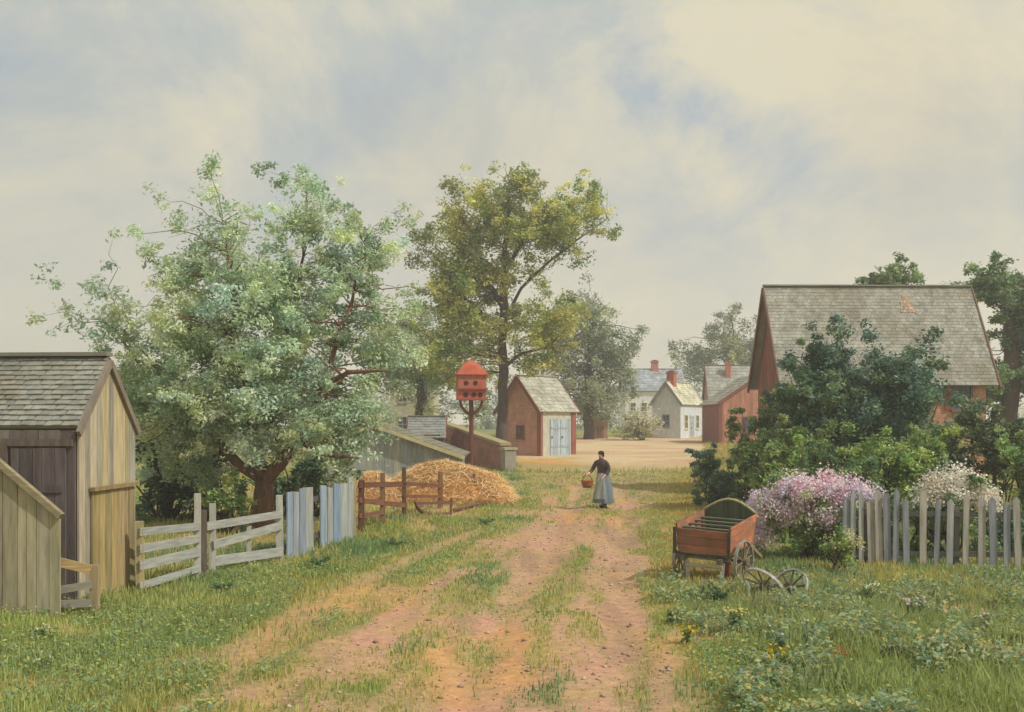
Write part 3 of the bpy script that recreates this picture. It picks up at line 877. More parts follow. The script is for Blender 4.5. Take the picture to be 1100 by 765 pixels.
for u0, v0, u1, v1, h in ((222, 565, 302, 552, .12), (229, 585, 302, 564, .13), (231, 602, 303, 592, .15)):
    mb = MB(); a = f(u0, v0); b = f(u1, v1); k = Vector((.02, -.08, 0)); mb.beam(a+k, b+k, .03, h, jit(GW, .08)); mb.shift(o).build('rail', M['woodx'], fence)

# upright board fence
A = G(306, 603); B = G(383, 577)
f = on_plane(A, B); o = Vector(A)
fence = thing('board_fence', 'blue grey fence of upright boards with one dark gap', 'fence', A)
mb = MB(); d = (B-A); nrm = Vector((d.y, -d.x, 0)).normalized()
u = 307.0; i = 0
while u < 376:
    w = random.uniform(6.2, 9.0)
    if not (333 < u < 339):
        vt = 531-(u-306)*.235+random.uniform(-3, 3); vb = 603-(u-306)*.34+1
        a0, a1 = f(u, vb), f(u+w-.3, vb-.3); t0, t1 = f(u+random.uniform(-.6, .6), vt), f(u+w-.8+random.uniform(-.6, .6), vt+random.uniform(-1.5, 1.5))
        dn = Vector((0, 0, -.12)); k = nrm*random.uniform(.0, .02)
        mb.hexa([a0+dn+k+nrm*.025, a1+dn+k+nrm*.025, a1+dn+k, a0+dn+k, t0+k+nrm*.025, t1+k+nrm*.025, t1+k, t0+k], jit(random.choice([S(144, 158, 172), S(158, 166, 172), S(130, 146, 166), S(166, 170, 166)]), .1))
    u += w
mb.shift(o).build('boards', M['wood'], fence)
mb = MB(S(96, 90, 86))
for v0, v1 in ((548, 523), (588, 562)):
    mb = MB(S(96, 90, 86)); mb.beam(f(306, v0)-nrm*.05, f(380, v1)-nrm*.05, .05, .09)
    mb.shift(o).build('rail', M['woodx'], fence)
for u, vt, vb, c in ((379, 513, 578, S(176, 160, 122)),):
    mb = MB(); post(mb, f, u, vt, vb, .14, c); mb.shift(o).build('post', M['wood'], fence)

# brown rail corral
A = G(387, 573); B = G(474, 546)
f = on_plane(A, B); o = Vector(A)
BR = S(124, 86, 66)
fence = thing('corral_fence', 'rough brown rail fence in front of the straw heap', 'fence', A)
for u, vt, vb, w, c in ((388, 516, 573, .13, S(112, 80, 62)), (411, 508, 565, .11, S(140, 112, 84)), (434, 502, 561, .10, S(110, 84, 66)), (473, 507, 547, .13, S(148, 104, 72))):
    mb = MB(); post(mb, f, u, vt, vb, w, c, random.uniform(-1, 1)); mb.shift(o).build('post', M['wood'], fence)
for u0, v0, u1, v1, h in ((386, 521, 436, 520, .12), (432, 519, 476, 522, .10), (386, 537, 437, 543, .11), (386, 554, 412, 550, .09), (434, 533, 474, 533, .08)):
    mb = MB(); a = f(u0, v0); b = f(u1, v1); k = Vector((.0, -.09, 0)); mb.beam(a+k, b+k, .05, h, jit(BR, .15)); mb.shift(o).build('rail', M['woodx'], fence)
# fallen hurdle and rail by the lane side
A = G(450, 556); o = Vector(A)
t = thing('wooden_cradle', 'low reddish brown wooden cradle with curved runner on the verge', 'cradle', A)
f2 = on_plane(G(447, 555), G(490, 552))
mb = MB(S(128, 86, 74)); mb.tube([f2(446, 539), f2(449, 546), f2(455, 551), f2(466, 553), f2(484, 552)], [.04, .05, .055, .055, .05], 8); mb.shift(o).build('runner', M['woodx'], t, True)
mb = MB(S(134, 92, 78)); mb.beam(f2(484, 554), f2(485, 535), .07, .07); mb.shift(o).build('upright', M['wood'], t)
mb = MB(S(120, 84, 70)); mb.beam(f2(447, 541)+Vector((0, .05, 0)), f2(486, 540)+Vector((0, .05, 0)), .05, .07); mb.shift(o).build('crosspiece', M['woodx'], t)
a, b = G(488, 551), G(522, 543)
mb = MB(S(132, 96, 76)); mb.tube([a+Vector((0, 0, .08)), a.lerp(b, .5)+Vector((0, 0, .11)), b+Vector((0, 0, .08))], [.05, .06, .045], 8)
mb.shift(a); r = mb.build('fallen_rail', M['woodx'], None, True); r.location = a
props(r, 'fallen brown rail lying in the grass beside the wooden cradle', 'rail')
# broken brown hurdle by the straw
A = G(495, 541); f3 = on_plane(G(478, 541), G(512, 541)); o = Vector(A)
t = thing('broken_hurdle', 'collapsed reddish brown hurdle leaning on the right of the straw', 'hurdle', A)
for q in (((486, 540), (500, 521)), ((500, 540), (486, 523))):
    mb = MB(S(138, 88, 78)); mb.beam(f3(*q[0])-Vector((0, 0, .05)), f3(*q[1])+Vector((0, .1, 0)), .06, .06); mb.shift(o).build('leg', M['wood'], t)
mb = MB(S(146, 96, 80)); mb.beam(f3(477, 528)+Vector((0, .04, 0)), f3(512, 530)+Vector((0, .04, 0)), .06, .12); mb.shift(o).build('rail', M['woodx'], t)
mb = MB(S(110, 84, 76)); mb.beam(f3(509, 541), f3(509, 509), .07, .07); mb.shift(o).build('post', M['wood'], t)


# ------------------------------------------------------------------ straw heaps
def straw_heap(label, u0, u1, vtop, Y, prof, depth, nst):
    a, b = GX(u0, Y), GX(u1, Y); c = a.lerp(b, .5)
    t = thing('straw_heap', label, 'straw heap', c)
    W = (b.x-a.x); H = P(0, vtop, Y).z-c.z
    nu_, nd = 60, 26
    uu = np.linspace(0, 1, nu_); dd = np.linspace(-1, 1, nd)
    Ug, Dg = np.meshgrid(uu, dd)
    h = np.interp(Ug, [p[0] for p in prof], [p[1] for p in prof])
    yoff = Dg*depth
    prof2 = np.clip(1-np.abs(Dg)**1.9, 0, 1)**.75
    Z = H*h*prof2*(1+.2*(fbm(Ug*7, Dg*3, 41)-.5)) - .12
    X = (Ug-.5)*W+ .12*(fbm(Ug*9, Dg*5, 43)-.5)
    V = np.stack([X, yoff, Z], -1)
    id_ = np.arange(nu_*nd).reshape(nd, nu_)
    F = np.stack([id_[:-1, :-1], id_[:-1, 1:], id_[1:, 1:], id_[1:, :-1]], -1).reshape(-1, 4)
    cg = np.array(S(242, 202, 142)); co = np.array(S(238, 186, 124))
    T = mixa(np.broadcast_to(cg, X.shape+(3,)), co, sstep(.4, .6, fbm(Ug*6, Dg*3, 44)))
    np_mesh('heap', V.reshape(-1, 3), F, T.reshape(-1, 3), M['straw'], t, True)
    k = R.integers(0, nu_*nd, nst); C = V.reshape(-1, 3)[k]+R.normal(size=(nst, 3))*np.array([.1, .1, .015]); C[:, 2] += .02
    C = C[C[:, 2] > -.02]; n = len(C)
    cols = np.array([S(248, 216, 158), S(244, 204, 140), S(230, 184, 124), S(250, 228, 182), S(214, 168, 114)])[R.integers(0, 4, n)]
    V2, F2, T2 = leaf_cloud(C, R.uniform(.3, .75, n), cols, .028, 2.2)
    np_mesh('loose_straw', V2, F2, T2, M['straw'], t)


straw_heap('large golden straw heap behind the brown rail fence', 402, 552, 494, 33.5, ((0, 0), (.08, .3), (.2, .66), (.34, .9), (.47, 1), (.58, .93), (.7, .86), (.84, .66), (.94, .32), (1, 0)), 1.7, 20000)
straw_heap('small straw heap at the end of the blue grey board fence', 370, 432, 505, 32.5, ((0, 0), (.2, .7), (.45, 1), (.75, .7), (1, 0)), 1.2, 7000)

# ------------------------------------------------------------------ brick wall with pier
A = GX(478, 54); B = G(543, 507)
ang = math.atan2(B.y-A.y, B.x-A.x); LW = (B-A).length
t = thing('brick_wall', 'red brick wall with sloping coping and stone end pier', 'wall', A, ang)
zt0 = P(478, 456, A.y).z-A.z; zt1 = P(543, 479, B.y).z-A.z; zb = B.z-A.z
mb = MB(); mb.hexa([(0, -.15, -.4), (LW, -.15, zb-.4), (LW, .15, zb-.4), (0, .15, -.4), (0, -.15, zt0), (LW, -.15, zt1), (LW, .15, zt1), (0, .15, zt0)]); mb.build('wall', M['brick'], t)
mb = MB(S(170, 156, 118)); mb.beam((-.1, 0, zt0+.07), (LW+.05, 0, zt1+.07), .5, .12); mb.build('coping', M['plain'], t)
mb = MB(S(160, 154, 138)); h = P(543, 483, B.y).z-A.z
mb.box((LW+.32, 0, (zb-.3+h)/2), (.5, .5, h-zb+.3)); mb.box((LW+.32, 0, h+.05), (.6, .6, .1), S(176, 166, 138)); mb.build('pier', M['plain'], t)

# ------------------------------------------------------------------ birdhouse on a post
Y = 48; b = GX(506, Y)
t = thing('birdhouse', 'orange red pigeon house on a forked post above the brick wall', 'birdhouse', b, rad(8))
px = Y/KF
z = lambda v: P(0, v, Y).z-b.z
RD = S(186, 96, 72); w = 15.5*px
mb = MB(RD); mb.box((0, 0, (z(402)+z(430))/2), (2*w*.96, 2*w*.8, z(402)-z(430))); bd = mb.build('house_box', M['worn2'], t)
mb = MB(S(188, 88, 60)); e = z(403); zt = z(387); ww = w*1.14; hy = w*.98
mb.add([(-ww, -hy, e), (ww, -hy, e), (ww, hy, e), (-ww, hy, e), (-ww*.55, -hy*.6, e+(zt-e)*.62), (ww*.55, -hy*.6, e+(zt-e)*.62), (ww*.55, hy*.6, e+(zt-e)*.62), (-ww*.55, hy*.6, e+(zt-e)*.62), (-ww*.14, 0, zt), (ww*.14, 0, zt)],
       [(3, 2, 1, 0), (0, 1, 5, 4), (1, 2, 6, 5), (2, 3, 7, 6), (3, 0, 4, 7), (4, 5, 9, 8), (6, 7, 8, 9), (5, 6, 9), (7, 4, 8)])
mb.build('roof', M['worn2'], t)
for v in (418, 429.5):
    mb = MB(S(168, 78, 56)); mb.box((0, -w*.85, z(v)), (2*w*1.04, w*.35, .07)); mb.build('ledge', M['paint'], t)
for v, us in ((412, (-.42, .22)), (424.5, (-.45, .1, .55))):
    for q in us:
        mb = MB(S(70, 34, 28)); mb.tube([(q*w, -w*.8-.012, z(v)), (q*w, -w*.8+.1, z(v))], [2.6*px, 2.6*px], 12); mb.build('entrance_hole', M['plain'], bd)
mb = MB(S(120, 70, 58)); mb.tube([(0, 0, -.2), (.02, 0, z(445)), (0, 0, z(430))], [.11, .1, .1], 10); mb.build('post', M['wood'], t)
for s in (-1, 1):
    mb = MB(S(126, 72, 58)); mb.tube([(0, 0, z(446)), (s*w*.4, -.05, z(442)), (s*w*.68, -.08, z(437)), (s*w*.78, -.08, z(430))], [.07, .07, .065, .06], 8); mb.build('brace', M['wood'], t)

# ------------------------------------------------------------------ buildings on the left
# grey shed with sloping roof beyond the straw
GB = S(150, 154, 150)
b = GX(402, 41); s = 41/KF
t = thing('grey_shed', 'blue grey plank shed with pale sloping roof edge behind the straw heap', 'shed', b)
X0 = (330-402)*s; Xp = (402-402)*s; X1 = (492-402)*s
zp = P(0, 458, 41).z-b.z; z1 = P(0, 489, 41).z-b.z; zl = P(0, 482, 41).z-b.z
topf = lambda q: np.interp(X0+q*(X1-X0), [X0, Xp, X1], [zl, zp, z1])
mb = MB(); planks(mb, (X0, 0, 0), (X1, 0, 0), lambda q: -.4, lambda q: float(topf(q))-.03, 26, [GB, S(142, 148, 150), S(158, 160, 150)], (0, -1, 0), peak=(Xp-X0)/(X1-X0))
planks(mb, (X1, 0, 0), (X1, 5, 0), lambda q: -.4, lambda q: z1-.05, 18, GB, (1, 0, 0)); mb.build('wall', M['wood'], t)
mb = MB(); T_ = S(150, 146, 128)
shingles(mb, (X1+.25, -.3, z1-.03), (X1+.25, 5.2, z1-.03), (Xp, 5.2, zp+.1), (Xp, -.3, zp+.1), 24, 12, T_)
shingles(mb, (X0-.25, 5.2, zl), (X0-.25, -.3, zl), (Xp-.004, -.3, zp+.1), (Xp-.004, 5.2, zp+.1), 24, 12, T_); mb.build('roof', M['shingle'], t)
mb = MB(S(196, 186, 142)); mb.beam((Xp, -.33, zp+.03), (X1+.27, -.33, z1-.10), .04, .14, side=(0, 1, 0)); mb.beam((Xp-.004, -.33, zp+.03), (X0-.27, -.33, zl-.08), .04, .14, side=(0, 1, 0)); mb.build('rake_board', M['paint'], t)

# small red shed with grey roof
b = GX(440, 50)
t, r = house('red_shed', 'small dark red shed with grey roof between grey shed and brick wall', 'shed', b, rad(3), 36*50/KF, 2.6, P(0, 470, 50).z-b.z, P(0, 449, 50).z-b.z, None, S(146, 148, 142), wmat=M['paint'], wtint=S(132, 76, 62), trim=S(120, 70, 58), over=.12, nu=16, nv=8)
door(t, (.6, -.002, .02), (1, 0, 0), (0, -1, 0), .8, 1.45, S(120, 84, 70), 4)
# beige house behind the trees
b = GX(420, 74)
t, r = house('beige_house', 'tall beige house half hidden behind the silvery tree', 'house', b, rad(0), 46*74/KF, 5, P(0, 398, 74).z-b.z, P(0, 372, 74).z-b.z, None, S(150, 150, 144), wmat=M['paint'], wtint=S(190, 184, 156), trim=S(180, 174, 150), nu=22, nv=10)
for x in (.5, 1.9):
    for zz in (.9, 2.9):
        window(t, (x, 0, zz), (1, 0, 0), .55, .95, S(170, 166, 150), (0, -1, 0))
chimney(r, 1.4, 2.5, P(0, 372, 74).z-b.z-.4, P(0, 362, 74).z-b.z, .5)

# red outbuilding left of the lane end: gable towards us, long side with pale doors to the right
def gable_front(name, label, cat, corner, ang_g, Wg, Ls, eh, rh, wmat, wtint, rtint, trim, over=.2, nu=22, nv=10):
    """near right corner at 'corner'; gable spans Wg to the left, long side recedes Ls"""
    t = thing(name, label, cat, corner, ang_g)
    mb = MB(wtint)
    q = [(-Wg, -.5), (0, -.5), (0, eh), (-Wg/2, rh), (-Wg, eh)]
    vs = [(x, 0, zz) for x, zz in q]+[(x, Ls, zz) for x, zz in q]
    mb.add(vs, [(0, 1, 2, 3, 4), (9, 8, 7, 6, 5), (1, 6, 7, 2), (0, 4, 9, 5), (1, 0, 5, 6), (2, 7, 8, 3), (4, 3, 8, 9)])
    mb.build('wall', wmat, t)
    s_ = (rh-eh)/(Wg/2); ez = eh-s_*over+.06; rz_ = rh+.06
    rf = MB()
    shingles(rf, (over, -over, ez), (over, Ls+over, ez), (-Wg/2, Ls+over, rz_), (-Wg/2, -over, rz_), nu, nv, rtint)
    shingles(rf, (-Wg-over, Ls+over, ez), (-Wg-over, -over, ez), (-Wg/2-.004, -over, rz_), (-Wg/2-.004, Ls+over, rz_), nu, nv, rtint)
    rf.beam((-Wg/2, -over-.01, rz_+.03), (-Wg/2, Ls+over+.01, rz_+.03), .2, .05, mulc(rtint, .8))
    roof = rf.build('roof', M['shingle'], t)
    for y in (-over-.03, Ls+over+.03):
        tm = MB(trim)
        tm.beam((over+.02, y, ez-.1), (-Wg/2+.001, y, rz_-.08), .05, .2, side=(0, 1, 0)); tm.beam((-Wg-over-.02, y, ez-.1), (-Wg/2-.001, y, rz_-.08), .05, .2, side=(0, 1, 0))
        tm.build('rake_board', M['paint'], t)
    return t, roof


Yb = 64; c = G(580, 490); Yb = c.y
ang = rad(-46)
eh = P(0, 439, Yb).z-c.z; rh = P(0, 405, Yb+1.5).z-c.z
t, r = gable_front('red_outbuilding', 'pink brick outbuilding with pale doors left of the lane end', 'outbuilding', c, ang, 3.2, 2.75, eh, rh, M['brickpink'], (1, 1, 1), S(190, 188, 172), S(146, 90, 76))
mb = MB(S(150, 92, 78)); mb.beam((-.0, -.03, -.4), (-.0, -.03, eh-.02), .3, .1, side=(1, 0, 0)); mb.build('corner_board', M['paint'], t); mb = MB(S(150, 92, 78)); mb.beam((.03, 2.62, -.4), (.03, 2.62, eh+.0), .1, .34, side=(1, 0, 0)); mb.build('corner_board', M['paint'], t)
mb = MB(S(196, 192, 176)); mb.hexa([(.015, .2, -.4), (.03, .2, -.4), (.03, 2.44, -.4), (.015, 2.44, -.4), (.015, .2, eh-.06), (.03, .2, eh-.06), (.03, 2.44, eh-.06), (.015, 2.44, eh-.06)]); mb.build('sunlit_panel', M['paint'], t)  # pale sheet over the brick paints the sunlight on the long side
for y in (.75, 1.55):
    door(t, (.035, y, .0), (0, 1, 0), (1, 0, 0), .77, eh-.55, S(172, 184, 192), 4)
window(t, (-1.75, 0, 1.0), (1, 0, 0), .5, .6, S(150, 84, 66), (0, -1, 0))

# far small pink shed
b = G(636, 471)
t, r = house('pink_shed', 'tiny faded pink shed under the hazy tree', 'shed', b, rad(-5), 17*b.y/KF, 1.8, P(0, 452, b.y).z-b.z, P(0, 444, b.y).z-b.z, None, S(160, 150, 130), wmat=M['paint'], wtint=S(196, 148, 124), trim=S(150, 110, 96), over=.1, nu=8, nv=5)
door(t, (.4, -.002, 0), (1, 0, 0), (0, -1, 0), .5, 1.0, S(150, 120, 104), 3)

# far white house
b = GX(672, 106)
px = 106/KF
eh = P(0, 419, 106).z-b.z; rh = P(0, 397, 108).z-b.z
t, r = house('white_house', 'white house with long blue grey roof at the end of the lane', 'house', b, rad(0), 62*px, 5.2, eh, rh, None, S(168, 174, 178), wmat=M['paint'], wtint=S(240, 238, 230), trim=S(214, 204, 196), over=.2, nu=24, nv=9)
chimney(r, 35*px, 2.6, rh-.4, rh+.75, .65, S(196, 124, 112))
for x in (.5, 1.6, 2.7, 4.0):
    window(t, (x, 0, 1.9), (1, 0, 0), .45, .8, S(220, 216, 204), (0, -1, 0))
    window(t, (x, 0, .4), (1, 0, 0), .45, .8, S(220, 216, 204), (0, -1, 0))

# grey cottage, gable to the left
c = G(731, 471); Yb = c.y; px = Yb/KF
eh = P(0, 432, Yb).z-c.z; rh = P(0, 411, Yb+.8).z-c.z
t, r = gable_front('grey_cottage', 'pale grey cottage with cream roof and red chimney facing the lane', 'cottage', c, rad(-30), 2.35, 5.0, eh, rh, M['paint'], S(214, 218, 222), S(220, 214, 186), S(150, 150, 156), over=.18)
chimney(r, -1.15, 1.0, rh-.3, rh+.75, .6, S(186, 104, 88))
window(t, (-1.45, 0, .9), (1, 0, 0), .5, .9, S(150, 156, 170), (0, -1, 0))
window(t, (0, .9, .8), (0, 1, 0), .55, 1.0, S(222, 210, 160), (1, 0, 0))
window(t, (0, 3.4, .8), (0, 1, 0), .55, 1.0, S(222, 216, 190), (1, 0, 0))
door(t, (.002, 2.1, 0), (0, 1, 0), (1, 0, 0), .7, 1.6, S(176, 184, 196), 4, frame=S(206, 204, 196))

# grey roofed building behind the red shack
b = GX(763, 92); px = 92/KF
eh = P(0, 432, 92).z-b.z; rh = P(0, 393, 94).z-b.z
t, r = house('grey_roofed_house', 'brownish house with big grey roof behind the red shack', 'house', b, rad(-4), 62*px, 5.4, eh, rh, None, S(170, 170, 160), wmat=M['paint'], wtint=S(180, 140, 124), trim=S(150, 100, 90), over=.15, nu=26, nv=12)
chimney(r, 1.7, 1.9, eh+1.3, rh+.15, .4, S(190, 116, 104))
window(t, (.5, 0, .8), (1, 0, 0), .5, .9, S(200, 190, 180), (0, -1, 0))

# red shack right of the lane
c = G(772, 477); Yb = c.y; px = Yb/KF
t = thing('red_shack', 'brick red shack with slanting roof at the right of the lane', 'shack', c, rad(6))
W = 62*px; e0 = P(0, 434, Yb).z-c.z; e1 = P(0, 404, Yb).z-c.z; rp = 44*px
mb = MB()
topf2 = lambda s: e0+(e1-e0)*min(1, s*W/rp)
planks(mb, (0, 0, 0), (rp, 0, 0), lambda s: -.4, lambda s: e0+(e1-e0)*s, 14, [S(196, 134, 112), S(186, 126, 106), S(202, 142, 118)], (0, -1, 0), .03, .08)
planks(mb, (rp, 0, 0), (2*rp, 0, 0), lambda s: -.4, lambda s: e1+(e0-e1)*s, 14, [S(196, 134, 112), S(186, 126, 106)], (0, -1, 0), .03, .08)
planks(mb, (0, 4, 0), (0, 0, 0), lambda s: -.4, lambda s: e0-.02, 14, S(146, 98, 88), (-1, 0, 0))  # left wall's shade painted in as a darker copy of the front boards
mb.build('wall', M['wood'], t)
mb = MB(); shingles(mb, (-.2, 4.2, e0), (-.2, -.15, e0), (rp, -.15, e1+.12), (rp, 4.2, e1+.12), 14, 10, S(176, 172, 158)); shingles(mb, (2*rp+.2, -.15, e0), (2*rp+.2, 4.2, e0), (rp+.004, 4.2, e1+.12), (rp+.004, -.15, e1+.12), 14, 10, S(176, 172, 158)); mb.build('roof', M['shingle'], t)
mb = MB(S(136, 84, 74)); mb.beam((.1, -.05, -.4), (.1, -.05, e0-.02), .26, .06, side=(1, 0, 0)); mb.build('corner_board', M['paint'], t); mb = MB(S(136, 84, 74)); mb.beam((-.22, -.18, e0-.06), (rp, -.18, e1+.05), .05, .16, side=(0, 1, 0)); mb.build('trim_board', M['paint'], t)
window(t, (rp*.62, -.035, 1.0), (1, 0, 0), .55, .8, S(150, 84, 70), (0, -1, 0))

# barn on the right
X0, X1 = 8.75, 15.15; Yb = 35; b = Vector((X0, Yb, gzf(9, 35)))
eh = P(0, 400, Yb).z-b.z; rh = P(0, 310, Yb+1.8).z-b.z
t, r = house('brick_barn', 'large orange brick barn with grey shingle roof above the shrubbery', 'barn', b, rad(1.0), X1-X0, 3.6, eh, rh, None, S(164, 162, 150), wmat=M['brickbarn'], trim=S(124, 90, 82), over=.3, nu=58, nv=30, lift=.018)
mb = MB(S(140, 84, 70)); W = 3.6
planks(mb, (-.004, W, 0), (-.004, 0, 0), lambda s: -.3, lambda s: eh+(rh-eh)*(1-abs(2*s-1))-.03, 22, [S(154, 104, 92), S(142, 94, 84), S(162, 112, 98)], (-1, 0, 0), .03, peak=.5); mb.build('gable_boarding', M['wood'], t)
window(t, (5.35, 0, eh-1.15), (1, 0, 0), .55, .85, S(120, 110, 112), (0, -1, 0))
mb = MB(S(150, 80, 66)); mb.beam((5.18, -.04, eh-1.2), (5.18, -.04, eh-.2), .24, .04, side=(1, 0, 0)); mb.build('shutter', M['paint'], t)
window(t, (2.2, 0, eh-1.15), (1, 0, 0), .55, .85, S(120, 110, 112), (0, -1, 0))
mb = MB(); s_ = (rh-eh)/(W/2)
q = lambda x, y: (x, y, eh+s_*y+.07+.035)
shingles(mb, q(4.1, 1.2), q(4.6, 1.2), q(4.46, 1.62), q(4.3, 1.62), 5, 6, S(176, 152, 130), thick=.01, var=.3, lift=.015)
mb.build('patched_shingles', M['plain'], r)

# ------------------------------------------------------------------ picket fence
A = G(900, 607); B = G(1130, 617)
f = on_plane(A, B); o = Vector(A)
fence = thing('picket_fence', 'blue grey picket fence with uneven pickets on the right', 'fence', A)
pk = [908, 916, 925.5, 937, 945, 954, 962, 974.5, 992, 1005.5, 1020, 1037, 1055, 1068, 1082, 1095, 1108, 1120]
for i, u in enumerate(pk):
    vt = random.uniform(530, 540) if i != 6 else 526; vb = 607+(u-900)*.043+1; w = random.uniform(.08, .13)
    mb = MB(); a = f(u, vb); tp = f(u+random.uniform(-3.2, 3.2), vt+random.uniform(-3, 4))
    c = jit(random.choice([S(150, 152, 158), S(166, 166, 164), S(140, 142, 150), S(172, 166, 156)]), .1)
    a = a-Vector((0, 0, .1)); d = (tp-a); sd = Vector((1, 0, 0))*w/2; bk = Vector((0, .028, 0))
    q = [a-sd, a+sd, tp+sd, tp+d.normalized()*.07, tp-sd]
    mb.add([p-o for p in q]+[p+bk-o for p in q], [(0, 1, 2, 3, 4), (9, 8, 7, 6, 5), (0, 5, 6, 1), (1, 6, 7, 2), (2, 7, 8, 3), (3, 8, 9, 4), (4, 9, 5, 0)], c)
    mb.build('picket', M['wood'], fence)
for v in (551, 594):
    mb = MB(S(120, 118, 116)); mb.beam(f(903, v)+Vector((0, .06, 0)), f(1124, v+3)+Vector((0, .06, 0)), .05, .08); mb.shift(o).build('rail', M['woodx'], fence)
for u in (930, 1030, 1118):
    mb = MB(S(118, 114, 110)); mb.beam(f(u, 612)+Vector((0, .14, -.2)), f(u, 545)+Vector((0, .14, 0)), .1, .1); mb.shift(o).build('post', M['wood'], fence)

# ------------------------------------------------------------------ handcart
Yc = 16.9; b = GX(754, Yc); s = Yc/KF
cart = thing('handcart', 'old orange red two wheeled handcart parked beside lilac pink flowers', 'handcart', b, rad(-33))
cart.rotation_euler = (rad(2), rad(2.5), rad(-33))
OR = S(172, 112, 88); OR_LIT = S(200, 130, 98); INN = S(84, 90, 70)  # body colour, its brighter sunlit copy for the right side board, inside colour
w2 = .40; L = 1.05; zb_ = .42; H = .46; tilt = .10
zf = lambda y: tilt*y          # body floor rises towards the back


def slab(name, pts, th, c, mat='worn', parent=cart):
    pts = [Vector(p) for p in pts]; n = (pts[1]-pts[0]).cross(pts[3]-pts[0]).normalized()*th
    mb = MB(c)
    for i in range(3):      # three boards
        t0, t1 = i/3+(.008 if i else 0), (i+1)/3-.008
        r = [pts[0].lerp(pts[3], t0), pts[1].lerp(pts[2], t0), pts[1].lerp(pts[2], t1), pts[0].lerp(pts[3], t1)]
        g = n*random.uniform(0, .15)
        mb.hexa([p-n+g for p in r]+[p+g for p in r], jit(c, .14))
    mb.hexa([p-n*.85 for p in pts]+[p-n*.3 for p in pts], mulc(c, .5))
    return mb.build(name, M[mat], parent)


fb = lambda x, y, zz: (x, y, zb_+zf(y)+zz)
for x_ in (-w2-.045, w2+.045):
    mb = MB(S(74, 68, 62)); mb.beam(fb(x_, -.055, 0), fb(x_, -.075, H*.9), .05, .02, side=(1, 0, 0)); mb.build('iron_strap', M['iron'], cart)
slab('tailboard', [fb(-w2, 0, .02), fb(w2, 0, .02), fb(w2+.03, -.05, H*.86), fb(-w2-.03, -.05, H*.86)], .03, OR)
slab('side_board', [fb(w2, .035, 0), fb(w2, L, 0), fb(w2+.06, L, H), fb(w2+.06, -.02, H)], .03, OR_LIT)
slab('side_board', [fb(-w2, L, 0), fb(-w2, .035, 0), fb(-w2-.06, -.02, H), fb(-w2-.06, L, H)], .03, OR)
slab('floor_board', [fb(-w2, 0, 0), fb(w2, 0, 0), fb(w2, L, 0), fb(-w2, L, 0)], .03, INN)
# arched headboard
mb = MB(INN); n = 12
arc = [fb(-w2-.05+(2*w2+.1)*i/n, L, H*.95+.20*math.sin(math.pi*i/n)) for i in range(n+1)]
lo = [fb(-w2+2*w2*i/n, L, 0) for i in range(n+1)]
for i in range(n):
    mb.hexa([lo[i], lo[i+1], Vector(lo[i+1])+Vector((0, .03, 0)), Vector(lo[i])+Vector((0, .03, 0)), arc[i], arc[i+1], Vector(arc[i+1])+Vector((0, .03, 0)), Vector(arc[i])+Vector((0, .03, 0))])
mb.build('headboard', M['wood'], cart)
mb = MB(S(176, 170, 130)); mb.tube([Vector(p)+Vector((0, .015, .02)) for p in arc], .022, 8); mb.build('headboard_rim', M['wood'], cart, True)
for i in range(4):
    mb = MB(S(100, 106, 84))
    y = .2+i*.24; mb.beam(fb(-w2-.03, y, H*.78), fb(w2+.03, y, H*.8), .09, .025, jit(S(104, 110, 88), .15))
    mb.build('slat', M['woodx'], cart)
# frame under the box
mb = MB(S(120, 112, 92))
for x in (-.3, .3):
    mb = MB(S(120, 112, 92)); mb.beam(fb(x, -.1, -.06), fb(x, L+.1, -.06), .06, .07); mb.build('chassis_beam', M['woodx'], cart)
mb = MB(S(120, 112, 92)); mb.beam(fb(-w2-.02, .05, -.05), fb(w2+.02, .05, -.05), .07, .05); mb.build('chassis_beam', M['woodx'], cart)
for x, dx in ((-.27, .10), (.33, .02)):
    mb = MB(S(170, 160, 144)); mb.beam((x+dx, -.12, -.06), (x, .03, zb_-.1), .055, .05); mb.build('leg', M['wood'], cart)
mb = MB(S(176, 170, 150)); mb.beam((-.26, -.025, zb_-.16), (.34, -.025, zb_-.16), .035, .05); mb.build('crossbar', M['woodx'], cart)
mb = MB(S(128, 70, 56)); mb.beam((w2-.04, .10, -.05), (w2-.02, .08, zb_-.05), .08, .08); mb.build('prop', M['wood'], cart)


def wheel_mesh(r, spokes, rim=.022, width=.05, c=S(150, 148, 140), cs=S(130, 118, 100)):
    """wheel lying in local XZ plane, axle along Y"""
    m1 = MB(c); n = 28
    for i in range(n):
        a0, a1 = 2*math.pi*i/n, 2*math.pi*(i+1)/n
        q = []
        for a in (a0, a1):
            for rr, y in ((r-rim, -width/2), (r, -width/2), (r, width/2), (r-rim, width/2)):
                q.append((rr*math.cos(a), y, rr*math.sin(a)))
        m1.add(q, [(0, 1, 5, 4), (1, 2, 6, 5), (2, 3, 7, 6), (3, 0, 4, 7)])
    m2 = MB(cs)
    for i in range(spokes):
        a = 2*math.pi*i/spokes+.2
        m2.tube([(r*.12*math.cos(a), 0, r*.12*math.sin(a)), ((r-rim)*math.cos(a), 0, (r-rim)*math.sin(a))], [.016, .012], 6)
    m3 = MB(mulc(cs, .8)); m3.tube([(0, -.07, 0), (0, .07, 0)], [.05, .05], 12)
    return m1, m2, m3


